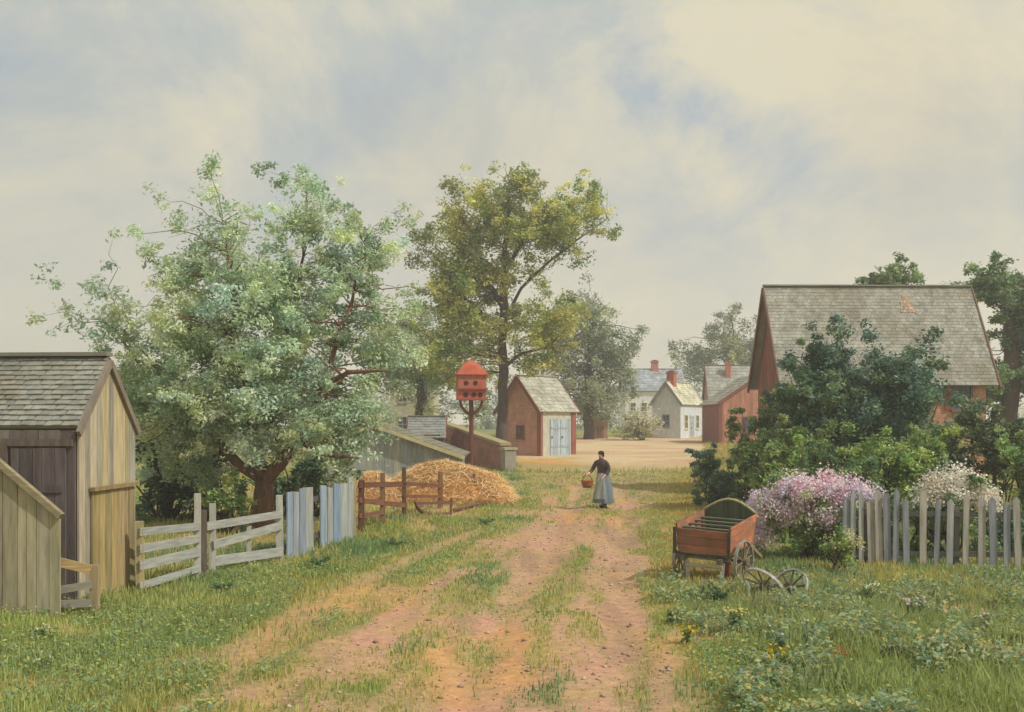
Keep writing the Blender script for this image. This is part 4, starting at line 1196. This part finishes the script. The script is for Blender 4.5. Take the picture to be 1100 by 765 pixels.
for x in (-w2-.13, w2+.13):
    m1, m2, m3 = wheel_mesh(.33, 10)
    wo = m3.build('wheel', M['wood'], cart); wo.location = (x, .34, .33); wo.rotation_euler = (0, 0, rad(90)+(.12 if x < 0 else -.05))
    m1.build('rim', M['iron'], wo); m2.build('spokes', M['wood'], wo)
mb = MB(S(90, 84, 76)); mb.tube([(-w2-.13, .34, .33), (w2+.13, .34, .33)], .025, 8); mb.build('axle', M['iron'], cart)
for x in (-.3, .3):
    mb = MB(S(150, 130, 100)); mb.beam(fb(x, L+.1, -.06), (x*.9, L+.75, .18), .05, .05); mb.build('shaft', M['woodx'], cart)

# two loose wheels in the grass
for (u, v, r, rot, lab) in ((821, 628, .33, (rad(38), rad(6), rad(-48)), 'spoked grey wheel leaning in the grass, nearer the handcart'), (848, 629, .29, (rad(-30), rad(-4), rad(-50)), 'broken grey wheel hoop leaning right of the spoked wheel')):
    g = G(u, v+14)
    t = thing('loose_wheel', lab, 'wheel', g + Vector((0, 0, r*.50)))
    t.rotation_euler = rot
    m1, m2, m3 = wheel_mesh(r, 9, .022, .04, S(168, 168, 162), S(96, 88, 78))
    m1.build('rim', M['iron'], t); m2.build('spokes', M['wood'], t); m3.build('hub', M['wood'], t)


# ------------------------------------------------------------------ the woman
def skin_mesh(name, nodes, edges, mat, tint, parent, sub=2, root=0):
    me = bpy.data.meshes.new(name); me.from_pydata([n[0] for n in nodes], edges, [])
    ob = bpy.data.objects.new(name, me); COL.objects.link(ob)
    md = ob.modifiers.new('skin', 'SKIN'); md.use_smooth_shade = True; md.branch_smoothing = .6
    for i, n in enumerate(nodes):
        r = n[1] if hasattr(n[1], '__len__') else (n[1], n[1])
        me.skin_vertices[0].data[i].radius = r; me.skin_vertices[0].data[i].use_root = (i == root)
    sb = ob.modifiers.new('sub', 'SUBSURF'); sb.levels = sub; sb.render_levels = sub
    dg = bpy.context.evaluated_depsgraph_get()
    m2 = bpy.data.meshes.new_from_object(ob.evaluated_get(dg))
    bpy.data.objects.remove(ob); bpy.data.meshes.remove(me)
    m2.name = name
    if 'tint' in m2.color_attributes: m2.color_attributes.remove(m2.color_attributes['tint'])
    a = m2.color_attributes.new('tint', 'FLOAT_COLOR', 'POINT')
    arr = np.ones((len(m2.vertices), 4), np.float32); arr[:, :3] = tint; a.data.foreach_set('color', arr.ravel())
    m2.materials.clear()
    return link(name, m2, mat, parent)


wb = G(648, 546)
SC = 1.0
woman = thing('person', 'person in dark jacket and long blue grey skirt carrying a basket on the lane', 'person', wb, rad(-38))
SKN = S(214, 170, 146)
# local: faces -Y; x = her left is +x
nodes = [((0, 0, .94), (.13, .10)),           # 0 pelvis
         ((0, -.02, 1.08), (.10, .075)), ((0, -.05, 1.24), (.105, .07)), ((0, -.075, 1.335), (.07, .05)),  # 1-3
         ((0, -.095, 1.40), .048), ((0, -.115, 1.46), .06), ((0, -.125, 1.53), (.078, .09)), ((0, -.12, 1.595), (.06, .068)),  # 4-7 neck, jaw, head, top
         ((0, -.205, 1.505), .016), ((0, -.165, 1.445), .026),  # 8 nose, 9 chin
         ((.17, -.07, 1.31), .055), ((.235, -.06, 1.08), .042), ((.19, -.22, .93), .030), ((.17, -.28, .89), .030),  # 10-13 left arm
         ((-.17, -.09, 1.31), .055), ((-.26, -.16, 1.09), .042), ((-.22, -.40, 1.00), .030), ((-.21, -.47, .985), .030),  # 14-17 right arm forward
         ((.09, .0, .86), .09), ((.10, -.10, .48), .058), ((.10, -.03, .09), .036), ((.10, -.14, .035), .03),  # 18-21 left leg
         ((-.09, .0, .86), .09), ((-.10, .0, .48), .058), ((-.10, .14, .10), .036), ((-.10, .05, .035), .03)]  # 22-25
edges = [(0, 1), (1, 2), (2, 3), (3, 4), (4, 5), (5, 6), (6, 7), (6, 8), (5, 9), (3, 10), (10, 11), (11, 12), (12, 13), (3, 14), (14, 15), (15, 16), (16, 17),
         (0, 18), (18, 19), (19, 20), (20, 21), (0, 22), (22, 23), (23, 24), (24, 25)]


def fingers(palm, d, side, curl):
    d = Vector(d).normalized(); side = Vector(side).normalized(); dn = Vector(curl).normalized(); p0 = Vector(nodes[palm][0])
    for k, ln in zip((-1.5, -.5, .5, 1.5), (.065, .08, .075, .055)):
        a = p0+side*k*.016+d*.03; b2 = a+d*ln*.5+dn*.012; c2 = b2+d*ln*.25+dn*ln*.45
        i = len(nodes); nodes.extend([(tuple(a), .009), (tuple(b2), .008), (tuple(c2), .007)]); edges.extend([(palm, i), (i, i+1), (i+1, i+2)])
    a = p0+side*.03+dn*.01; b2 = a+side*.02+d*.03; i = len(nodes); nodes.extend([(tuple(a), .011), (tuple(b2), .009)]); edges.extend([(palm, i), (i, i+1)])


fingers(13, (-.1, -.6, -.6), (-.9, 0, .1), (0, .6, -.5)); fingers(17, (0, -1, -.2), (.9, 0, .1), (0, .2, -1))
skin_mesh('body', nodes, edges, M['skin'], SKN, woman)
jk = [((0, -.005, .97), (.15, .12)), ((0, -.02, 1.08), (.135, .108)), ((0, -.05, 1.24), (.158, .128)), ((0, -.075, 1.345), (.112, .095)), ((0, -.095, 1.415), .066),
      ((.175, -.07, 1.315), .075), ((.24, -.06, 1.08), .060), ((.195, -.20, .95), .045), ((-.175, -.09, 1.315), .075), ((-.265, -.16, 1.09), .060), ((-.225, -.37, 1.01), .045)]
skin_mesh('jacket', jk, [(0, 1), (1, 2), (2, 3), (3, 4), (3, 5), (5, 6), (6, 7), (3, 8), (8, 9), (9, 10)], M['cloth'], S(86, 76, 78), woman)
fold = lambda r, z_, t_: r*(1+(.10*math.sin(7*t_+1+z_)+.06*math.sin(12*t_-1.5*z_)+.03*math.sin(19*t_))*min(1, max(0, (1.0-z_)/.5)))
mb = MB(S(120, 134, 146)); mb.lathe([(.14, 1.03), (.155, .99), (.185, .9), (.215, .7), (.25, .45), (.285, .16), (.28, .15), (.2, .3)], 48, (0, .01, 0), fold=fold); mb.build('skirt', M['cloth'], woman, True)
mb = MB(S(172, 178, 178)); n = 12; vs = []; fs = []
prof = [(.162, 1.0), (.196, .9), (.228, .7), (.264, .45), (.288, .27)]
for j, (r_, z_) in enumerate(prof):
    for k in range(n+1):
        a = -math.pi/2+(k/n-.5)*1.5; q = fold(r_, z_, a)+.012; vs.append((q*math.cos(a), q*math.sin(a)+.01, z_))
for j in range(len(prof)-1):
    for k in range(n): fs.append((j*(n+1)+k, (j+1)*(n+1)+k, (j+1)*(n+1)+k+1, j*(n+1)+k+1))
mb.add(vs, fs); mb.build('apron', M['cloth'], woman, True)
mb = MB(S(52, 44, 42)); mb.ball((0, -.105, 1.565), (.088, .098, .075), 14, 9); mb.ball((0, -.03, 1.56), (.05, .055, .05), 10, 7); mb.ball((0, -.075, 1.50), (.078, .06, .07), 12, 7)
mb.build('hair', M['cloth'], woman, True)
for x in (-.032, .032):
    mb = MB(S(40, 34, 32)); mb.ball((x, -.20, 1.527), (.011, .008, .008), 8, 6); mb.build('eye', M['skin'], woman, True)
mb = MB(S(160, 92, 84)); mb.ball((0, -.192, 1.468), (.022, .008, .007), 8, 6); mb.build('mouth', M['skin'], woman, True)
for x, y in ((.10, -.10), (-.10, .09)):
    mb = MB(S(60, 50, 44)); mb.ball((x, y, .04), (.042, .12, .04), 12, 7); mb.ball((x, y+.06, .08), (.04, .05, .07), 10, 7); mb.build('shoe', M['cloth'], woman, True)
ell = lambda r_, z_, t_: r_/math.sqrt(math.cos(t_)**2+(math.sin(t_)/.78)**2)*(1+.025*math.sin(5*t_+9*z_))
mb = MB(S(84, 74, 76)); mb.lathe([(.10, .93), (.182, .95), (.172, .99), (.145, 1.04), (.155, 1.14), (.172, 1.24), (.160, 1.31), (.115, 1.37), (.068, 1.405), (.064, 1.43), (.03, 1.42)], 26, fold=ell)
mb.v = [(x, y-.03-max(0, z_-1.0)*.17, z_) for x, y, z_ in mb.v]
mb.build('bodice', M['cloth'], woman, True)
# basket in her forward hand
hand = woman.location.copy() + Euler((0, 0, rad(-38))).to_matrix() @ Vector((-.21, -.50, .95))
bk = thing('basket', 'brown wicker basket carried by the walking person', 'basket', hand-Vector((0, 0, .36)), rad(-38))
mb = MB(S(156, 104, 70)); mb.lathe([(.11, 0), (.15, .08), (.17, .17), (.175, .2), (.155, .2), (.13, .06), (.02, .03)], 22, fold=lambda r_, z_, t_: r_*(1+.03*math.sin(22*t_/2))); mb.build('bowl', M['woodx'], bk, True)
mb = MB(S(140, 92, 62)); mb.tube([(.165*math.cos(math.pi*i/12), 0, .2+.16*math.sin(math.pi*i/12)) for i in range(13)], .013, 8); mb.build('handle', M['woodx'], bk, True)
mb = MB(S(176, 110, 74)); mb.lathe([(.178, .185), (.19, .195), (.19, .21), (.178, .22), (.16, .215), (.16, .19)], 24); mb.build('rim', M['woodx'], bk, True)

# ------------------------------------------------------------------ grass
def blades(name, n, xr, yr, hfun, dens, wfun, cols, seed, lean=.45):
    y = (R.random(n)*(yr[1]**.5-yr[0]**.5)+yr[0]**.5)**2
    x = xr(y)[0]+R.random(n)*(xr(y)[1]-xr(y)[0])
    keep = R.random(n) < dens(x, y); x, y = x[keep], y[keep]; n = len(x)
    h = hfun(x, y)*R.uniform(.5, 1.3, n)*(.45+1.1*fbm(x*1.6, y*1.3, seed+5)); w = wfun(y)*R.uniform(.7, 1.3, n)
    a = R.uniform(0, 2*np.pi, n); l = R.uniform(.1, 1, n)*lean*h; b = a+R.uniform(-.8, .8, n)+np.pi/2
    base = np.stack([x, y, gz(x, y)-.01], -1)
    side = np.stack([np.cos(a), np.sin(a), np.zeros(n)], -1)*w[:, None]*.5
    ld = np.stack([np.cos(b), np.sin(b), np.zeros(n)], -1)*l[:, None]; up = np.array([0, 0, 1.])*h[:, None]
    V = np.stack([base-side, base+side, base+up*.6+ld*.4+side*.7, base+up+ld, base+up*.6+ld*.4-side*.7], 1).reshape(-1, 3)
    F = np.arange(5*n).reshape(n, 5)
    cols = np.array(cols, float)
    k = fbm(x*.7, y*.5, seed)*len(cols)*1.4-len(cols)*.2+R.uniform(-1.1, 1.1, n)
    c = cols[np.clip(k.astype(int), 0, len(cols)-1)]*(1+R.uniform(-.2, .2, (n, 1)))
    lush = np.clip(sstep(-2.2, -4.2, x)*sstep(20, 14, y)+sstep(1.9, 3.2, x)*sstep(17, 13, y), 0, 1)[:, None]*.75
    gold = (np.exp(-((x-lane_lr(y)[1]-.9)/.9)**2)*sstep(14, 18, y)*.75)[:, None]
    c = c*(1-gold)+np.array(S(206, 178, 108))*gold*(1+R.uniform(-.2, .2, (n, 1)))
    c = c*(1-lush)+np.array(S(172, 184, 114))*lush*(1+R.uniform(-.3, .3, (n, 1)))*(.75+.6*fbm(x*1.4, y*1.1, 83))[:, None]
    T = np.repeat(c, 5, 0)
    o = np_mesh(name, V, F, T, M['grass'])
    return props(o, kind='stuff')


fov = lambda y: (-y*.52-.5, y*.52+.5)


def g_dens(x, y):
    return np.clip(1-bare(x, y)*1.15, 0, 1)*(.55+.6*fbm(x*1.2, y*1.2, 55))


def g_h(x, y):
    l, r = lane_lr(y)
    side = np.maximum(l-x, x-r)
    h = .04+.055*sstep(0, 1.5, side)+.05*fbm(x*.9, y*.9, 61)
    rc = sstep(1.8, 3.2, x)*sstep(19, 12, y)
    return h+rc*.05


GC = [S(138, 158, 92), S(156, 172, 100), S(176, 182, 106), S(186, 182, 110), S(202, 188, 124), S(152, 172, 108), S(134, 160, 112), S(122, 148, 104)]
o = blades('verge_grass', 420000, fov, (8, 47), g_h, g_dens, lambda y: .006+.0009*y, GC, 71)
props(o, 'short mixed green and straw coloured grass along the lane', 'grass')
o = blades('tall_weeds', 15000, lambda y: (1.5+0*y, y*.52+.5), (8.2, 17.2), lambda x, y: .16+.14*fbm(x*.8, y*.8, 77), lambda x, y: sstep(2.0, 3.4, x)*sstep(.35, .6, fbm(x*.8, y*.9, 78)), lambda y: .013+0*y,
           [S(134, 156, 100), S(150, 168, 118), S(172, 180, 142), S(128, 148, 112)], 79, .7)
props(o, 'taller weeds in the right foreground below the pickets', 'weeds')


o = blades('yard_grass', 60000, lambda y: (-y*.2, y*.42), (46, 92), lambda x, y: .12+.1*fbm(x*.4, y*.4, 141), lambda x, y: np.clip((.62-bare(x, y))*2+.06*(fbm(x*.5, y*.5, 142) > .6), 0, 1), lambda y: .03+.0006*y, GC, 143)
props(o, 'dry grass tufts around the open yard at the lane end', 'grass')


def leafy_patch(name, label, n, f_pts, size, cols, h):
    pts = f_pts(n); V, F, T = leaf_cloud(pts, size*R.uniform(.6, 1.4, len(pts)), np.array(cols)[R.integers(0, len(cols), len(pts))]*(1+R.uniform(-.2, .2, (len(pts), 1))), .55, .8)
    o = np_mesh(name, V, F, T, M['leaf']); return props(o, label, 'ground cover', kind='stuff')


def cover(n):
    y = R.uniform(8.2, 28, n*3); x = R.uniform(-1, 1, n*3)*(y*.52+.4)
    l, r = lane_lr(y)
    m = fbm(x*1.1, y*.9, 91)+.12*sstep(17, 12, y)*sstep(1.5, 3, np.abs(x)); keep = (m > .5) & (bare(x, y) < .45) & ((x < l-.1) | (x > r+.2))
    x, y = x[keep][:n], y[keep][:n]
    return np.stack([x, y, gz(x, y)+R.uniform(.01, .12, len(x))*(.5+m[keep][:n])], -1)


leafy_patch('ground_cover', 'low broad leaved weeds scattered through the verge grass', 60000, cover, .045, [S(134, 160, 104), S(154, 174, 112), S(126, 152, 122), S(176, 180, 112)], .1)


def corner_cover(n):
    y = R.uniform(8.2, 17, n*4); x = 1.9+R.random(n*4)*(y*.52-1.4)
    m = fbm(x*1.7, y*1.4, 191); keep = (m > .53)
    x, y, m = x[keep][:n], y[keep][:n], m[keep][:n]
    return np.stack([x, y, gz(x, y)+R.random(len(x))*(m-.45)*1.3], -1)


leafy_patch('broad_weeds', 'clumps of blue green and yellowish broad leaved weeds in right foreground', 26000, corner_cover, .06, [S(138, 164, 128), S(156, 176, 134), S(120, 146, 108), S(180, 184, 118), S(194, 180, 116), S(146, 168, 148)], .1)


def weed(name, label, u, v, ht, spread, stems, leafc, flowerc=None, fs=.03, group=None, nfl=5, lw=.35, droop=0, cat='weed'):
    b = G(u, v); t = thing(name, label, cat, b, 0, group)
    st = MB(S(118, 134, 84)); LC = []; FC = []
    for i in range(stems):
        a = random.uniform(0, 6.28); l = spread*random.uniform(.3, 1); h = ht*random.uniform(.65, 1.05)
        p1 = Vector((math.cos(a)*l, math.sin(a)*l, h-droop*l)); mid = Vector((p1.x*.3, p1.y*.3, h*.6))
        st.tube([(0, 0, -.02), mid, p1], [.006, .005, .003], 5)
        for k in range(9):
            f_ = random.uniform(.1, .95); q = (mid*(f_/.5) if f_ < .5 else mid.lerp(p1, (f_-.5)*2)); LC.append(q+Vector((random.gauss(0, .03), random.gauss(0, .03), random.gauss(0, .02))))
        for k in range(nfl): FC.append(p1+Vector((random.gauss(0, .03), random.gauss(0, .03), random.gauss(0, .02))))
    st.build('stems', M['plain'], t)
    LC = np.array([tuple(q) for q in LC]); n = len(LC)
    V, F, T = leaf_cloud(LC, R.uniform(.05, .11, n), np.array(leafc)[R.integers(0, len(leafc), n)]*(1+R.uniform(-.15, .15, (n, 1))), lw, .3)
    np_mesh('leaves', V, F, T, M['leaf'], t)
    if flowerc is not None:
        FC = np.array([tuple(q) for q in FC]); n = len(FC)
        V, F, T = leaf_cloud(FC, R.uniform(.7, 1.3, n)*fs, np.array([flowerc])*(1+R.uniform(-.1, .1, (n, 1))), .9, .6)
        np_mesh('flowers', V, F, T, M['petal'], t)
    return t


for i_, (u_, v_, c_, lab_) in enumerate(((985, 668, S(226, 200, 206), 'pale pink flowered weed below the middle pickets'), (930, 650, S(226, 222, 190), 'cream flowered weed below the left pickets'), (1010, 722, S(224, 220, 206), 'small white flowered weed right of the purple clump'), (790, 680, S(220, 206, 120), 'pale yellow flowered weed in front of the handcart'))):
    weed('wildflower', lab_, u_, v_, .3, .22, 12, [S(126, 150, 98), S(140, 160, 110)], c_, .035, 'wildflowers in the grass')
GL = [S(112, 136, 78), S(132, 152, 92)]; GR = [S(132, 150, 122), S(116, 138, 116)]
weed('wildflower', 'yellow wildflower nearest the lane in right foreground', 738, 692, .2, .12, 7, GL, S(222, 198, 70), .045, 'wildflowers in the grass')
weed('wildflower', 'yellow wildflower low in the bottom right grass', 835, 722, .22, .2, 9, GL, S(214, 184, 62), .045, 'wildflowers in the grass')
weed('wildflower', 'yellow wildflower beside the lane beyond the first yellow one', 722, 668, .14, .1, 6, GL, S(206, 190, 84), .035, 'wildflowers in the grass')
weed('pale_weed', 'tall pale arching weed standing alone in right foreground', 868, 712, .52, .12, 4, GR, S(196, 200, 182), .03, nfl=4)
weed('pale_weed', 'bushy grey green weed left of the tall arching one', 838, 706, .32, .14, 8, GR, S(186, 196, 178), .03)
weed('red_weed', 'clump of dark purple red leaved weed in right foreground', 958, 716, .22, .2, 14, [S(104, 74, 70), S(120, 86, 76)], None)
weed('rust_weed', 'low rusty orange weed patch left of purple clump', 905, 712, .12, .22, 14, [S(186, 132, 62), S(170, 120, 60)], None)
weed('wildflower', 'pinkish white wildflower at the right edge of foreground', 1060, 684, .26, .16, 8, GL, S(214, 192, 190), .035, 'wildflowers in the grass')
weed('wildflower', 'white wildflower by the plank wall at left edge', 44, 690, .18, .1, 5, GL, S(226, 222, 206), .03, 'wildflowers in the grass')
weed('wildflower', 'white wildflower in the bottom left corner', 48, 722, .16, .08, 5, GL, S(230, 226, 212), .035, 'wildflowers in the grass')
weed('leafy_weed', 'broad dark green weed below the blue grey fence', 345, 612, .22, .25, 12, [S(96, 122, 88), S(108, 136, 92)], None, lw=.6)
weed('leafy_weed', 'dark green weed below the slanting fence board', 240, 640, .2, .25, 12, [S(94, 120, 92), S(108, 136, 96)], None, lw=.6)
weed('leafy_weed', 'blue green weed on the verge left of the straw cradle', 425, 590, .2, .3, 12, [S(104, 130, 84), S(88, 116, 78)], None, lw=.6)
weed('leafy_weed', 'dark green weed on the verge beside the fallen rail', 520, 566, .2, .4, 14, [S(100, 128, 74), S(88, 116, 70)], None, lw=.6)
weed('leafy_weed', 'dark weed under the front of the handcart', 770, 650, .25, .3, 14, [S(78, 98, 68), S(92, 112, 78)], None, lw=.5)

def pebbles(n):
    y = (R.random(n)*(6.0-2.8)+2.8)**2; l, r = lane_lr(y); x = l+R.random(n)*(r-l)
    keep = R.random(n) < bare(x, y)*fbm(x*1.5, y*.8, 97)*1.2; x, y = x[keep], y[keep]; n = len(x)
    r = R.uniform(.006, .02, n)*(1+1.2*(R.random(n) < .06))
    d = np.array([(1, 0, 0), (0, 1, 0), (-1, 0, 0), (0, -1, 0), (0, 0, .7), (0, 0, -.6)], float)
    V = d[None]*r[:, None, None]*R.uniform(.7, 1.3, (n, 6, 1))
    a = R.uniform(0, 6.28, n); ca, sa = np.cos(a)[:, None], np.sin(a)[:, None]
    V = np.stack([V[..., 0]*ca-V[..., 1]*sa, V[..., 0]*sa+V[..., 1]*ca, V[..., 2]], -1)+np.stack([x, y, gz(x, y)+r*.2], -1)[:, None]
    f = np.array([(0, 1, 4), (1, 2, 4), (2, 3, 4), (3, 0, 4), (1, 0, 5), (2, 1, 5), (3, 2, 5), (0, 3, 5)])
    F = (np.arange(n)[:, None, None]*6+f[None]).reshape(-1, 3)
    T = np.repeat(np.array([S(178, 154, 128), S(158, 140, 122), S(192, 174, 150), S(150, 120, 98)])[R.integers(0, 4, n)], 6, 0)
    o = np_mesh('gravel', V.reshape(-1, 3), F, T, M['plain'], None, True)
    return props(o, 'small pebbles and clods scattered on the bare lane', 'gravel', kind='stuff')


pebbles(9000)

# far wood beyond the houses: one mass, distance haze paled into its leaf colours
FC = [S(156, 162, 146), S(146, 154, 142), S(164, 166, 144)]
lob = []
for i in range(64):
    x = -150+i*4.8+random.uniform(-2, 2); yy = 175+random.uniform(-8, 14); h = random.uniform(5.5, 8.5) if abs(x-24) > 16 else random.uniform(5.5, 7.5)
    lob.append((Vector((x, yy, h*.5+.8)), (3.6, 3.0, h*.55), 1))
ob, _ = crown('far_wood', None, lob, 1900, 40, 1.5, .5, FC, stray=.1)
props(ob, 'hazy grey green wood along the horizon', 'wood', kind='stuff')

m, nt, out = new_mat('summer_haze')
vs_ = N(nt, 'ShaderNodeVolumeScatter'); vs_.inputs['Color'].default_value = (1, .97, .92, 1); vs_.inputs['Density'].default_value = .0025; vs_.inputs['Anisotropy'].default_value = .2
nt.links.new(vs_.outputs[0], out.inputs['Volume'])
mb = MB(); mb.box((0, 48, 10), (260, 150, 24)); hz_ = mb.build('haze', m); props(hz_, kind='structure')

# ------------------------------------------------------------------ sky, sun, camera
el, az = rad(47), rad(-27)      # sun from the right, a little in front
sd = Vector((math.cos(el)*math.cos(az), math.cos(el)*math.sin(az), math.sin(el)))
sun = bpy.data.lights.new('sun', 'SUN'); sun.energy = 3.1; sun.angle = rad(.8); sun.color = (1, .95, .86)
so = bpy.data.objects.new('sun', sun); COL.objects.link(so); so.rotation_euler = sd.to_track_quat('Z', 'Y').to_euler(); so.location = (20, -10, 30)

w = bpy.data.worlds.new('World'); scn.world = w; w.use_nodes = True
nt = w.node_tree; nt.nodes.clear(); L = nt.links.new
out = N(nt, 'ShaderNodeOutputWorld'); bg = N(nt, 'ShaderNodeBackground'); bg.inputs['Strength'].default_value = .1; L(bg.outputs[0], out.inputs[0])
sky = N(nt, 'ShaderNodeTexSky', sky_type='NISHITA'); sky.sun_disc = False; sky.sun_elevation = el; sky.sun_rotation = math.atan2(sd.x, sd.y)
sky.dust_density = 3; sky.air_density = 1.2
tc = N(nt, 'ShaderNodeTexCoord'); mp = N(nt, 'ShaderNodeMapping'); mp.inputs['Scale'].default_value = (1.0, 1.0, 1.35); mp.inputs['Rotation'].default_value = (0, rad(-18), 0)
L(tc.outputs['Generated'], mp.inputs['Vector'])


def noise(scale, det, rough, distort=0):
    n = N(nt, 'ShaderNodeTexNoise'); n.inputs['Scale'].default_value = scale; n.inputs['Detail'].default_value = det; n.inputs['Roughness'].default_value = rough; n.inputs['Distortion'].default_value = distort
    L(mp.outputs[0], n.inputs['Vector']); return n


def ramp(src, stops):
    r = N(nt, 'ShaderNodeValToRGB'); e = r.color_ramp.elements
    while len(e) < len(stops): e.new(.5)
    for q, (p_, c_) in zip(e, stops): q.position = p_; q.color = (*c_, 1)
    L(src, r.inputs[0]); return r


def mix(fac, a, b):
    m = N(nt, 'ShaderNodeMixRGB')
    if isinstance(fac, float): m.inputs[0].default_value = fac
    else: L(fac, m.inputs[0])
    for i, q in ((1, a), (2, b)):
        if isinstance(q, tuple): m.inputs[i].default_value = (*q, 1)
        else: L(q, m.inputs[i])
    return m.outputs[0]


n1 = noise(4.6, 9, .64, .25); n2 = noise(1.7, 5, .5, .2)
gs = lambda r, g, b: tuple(10*q for q in S(r, g, b))
cl = ramp(n1.outputs['Fac'], [(.36, S(178, 187, 190)), (.46, S(194, 197, 190)), (.54, S(210, 207, 191)), (.64, S(224, 216, 190))])
cl10 = N(nt, 'ShaderNodeVectorMath', operation='SCALE'); L(cl.outputs[0], cl10.inputs[0]); cl10.inputs['Scale'].default_value = 10.4
sep = N(nt, 'ShaderNodeSeparateXYZ'); L(tc.outputs['Generated'], sep.inputs[0])
hz = N(nt, 'ShaderNodeMapRange', interpolation_type='SMOOTHSTEP'); hz.inputs['From Min'].default_value = .26; hz.inputs['From Max'].default_value = .02; hz.inputs['To Max'].default_value = .9; L(sep.outputs[2], hz.inputs['Value'])
c1 = mix(hz.outputs[0], cl10.outputs[0], gs(234, 226, 202))
cov = N(nt, 'ShaderNodeMapRange'); cov.inputs['From Min'].default_value = .36; cov.inputs['From Max'].default_value = .56; cov.inputs['To Min'].default_value = .74; cov.inputs['To Max'].default_value = 1.0; L(n2.outputs['Fac'], cov.inputs['Value'])
# breaks of clearer blue in the cloud
cur = c1
for (u, v, rr, k) in ((748, 105, .085, 1.0), (842, 165, .10, .7), (700, 50, .08, .45), (700, 250, .12, .2)):
    d = Vector(((u-550)/KF, 1, (HV-v)/KF)).normalized()
    vd = N(nt, 'ShaderNodeVectorMath', operation='DISTANCE'); L(tc.outputs['Generated'], vd.inputs[0]); vd.inputs[1].default_value = d
    ad = N(nt, 'ShaderNodeMath', operation='MULTIPLY_ADD'); L(n1.outputs['Fac'], ad.inputs[0]); ad.inputs[1].default_value = .28; L(vd.outputs['Value'], ad.inputs[2])
    mr = N(nt, 'ShaderNodeMapRange', interpolation_type='SMOOTHSTEP'); mr.inputs['From Min'].default_value = .14+rr; mr.inputs['From Max'].default_value = .10; mr.inputs['To Max'].default_value = k; L(ad.outputs[0], mr.inputs['Value'])
    cur = mix(mr.outputs[0], cur, gs(146, 172, 200))
for (u, v, rr, k) in ((1010, 130, .13, .45), (930, 60, .10, .35), (520, 150, .13, .3)):
    d = Vector(((u-550)/KF, 1, (HV-v)/KF)).normalized()
    vd = N(nt, 'ShaderNodeVectorMath', operation='DISTANCE'); L(tc.outputs['Generated'], vd.inputs[0]); vd.inputs[1].default_value = d
    ad = N(nt, 'ShaderNodeMath', operation='MULTIPLY_ADD'); L(n2.outputs['Fac'], ad.inputs[0]); ad.inputs[1].default_value = .28; L(vd.outputs['Value'], ad.inputs[2])
    mr = N(nt, 'ShaderNodeMapRange', interpolation_type='SMOOTHSTEP'); mr.inputs['From Min'].default_value = .18+rr; mr.inputs['From Max'].default_value = .10; mr.inputs['To Max'].default_value = k; L(ad.outputs[0], mr.inputs['Value'])
    cur = mix(mr.outputs[0], cur, gs(226, 210, 176))
fin = mix(cov.outputs[0], sky.outputs[0], cur)
L(fin, bg.inputs['Color'])

cam = bpy.data.cameras.new('camera'); co = bpy.data.objects.new('camera', cam); COL.objects.link(co); scn.camera = co
co.location = (0, 0, CZ); co.rotation_euler = (rad(90), 0, 0)
cam.sensor_width = 36; cam.lens = KF/1100*36; cam.shift_y = (HV-382.5)/1100; cam.clip_end = 3000; cam.clip_start = .1
scn.view_settings.view_transform = 'Standard'; scn.view_settings.look = 'None'; scn.view_settings.exposure = 0
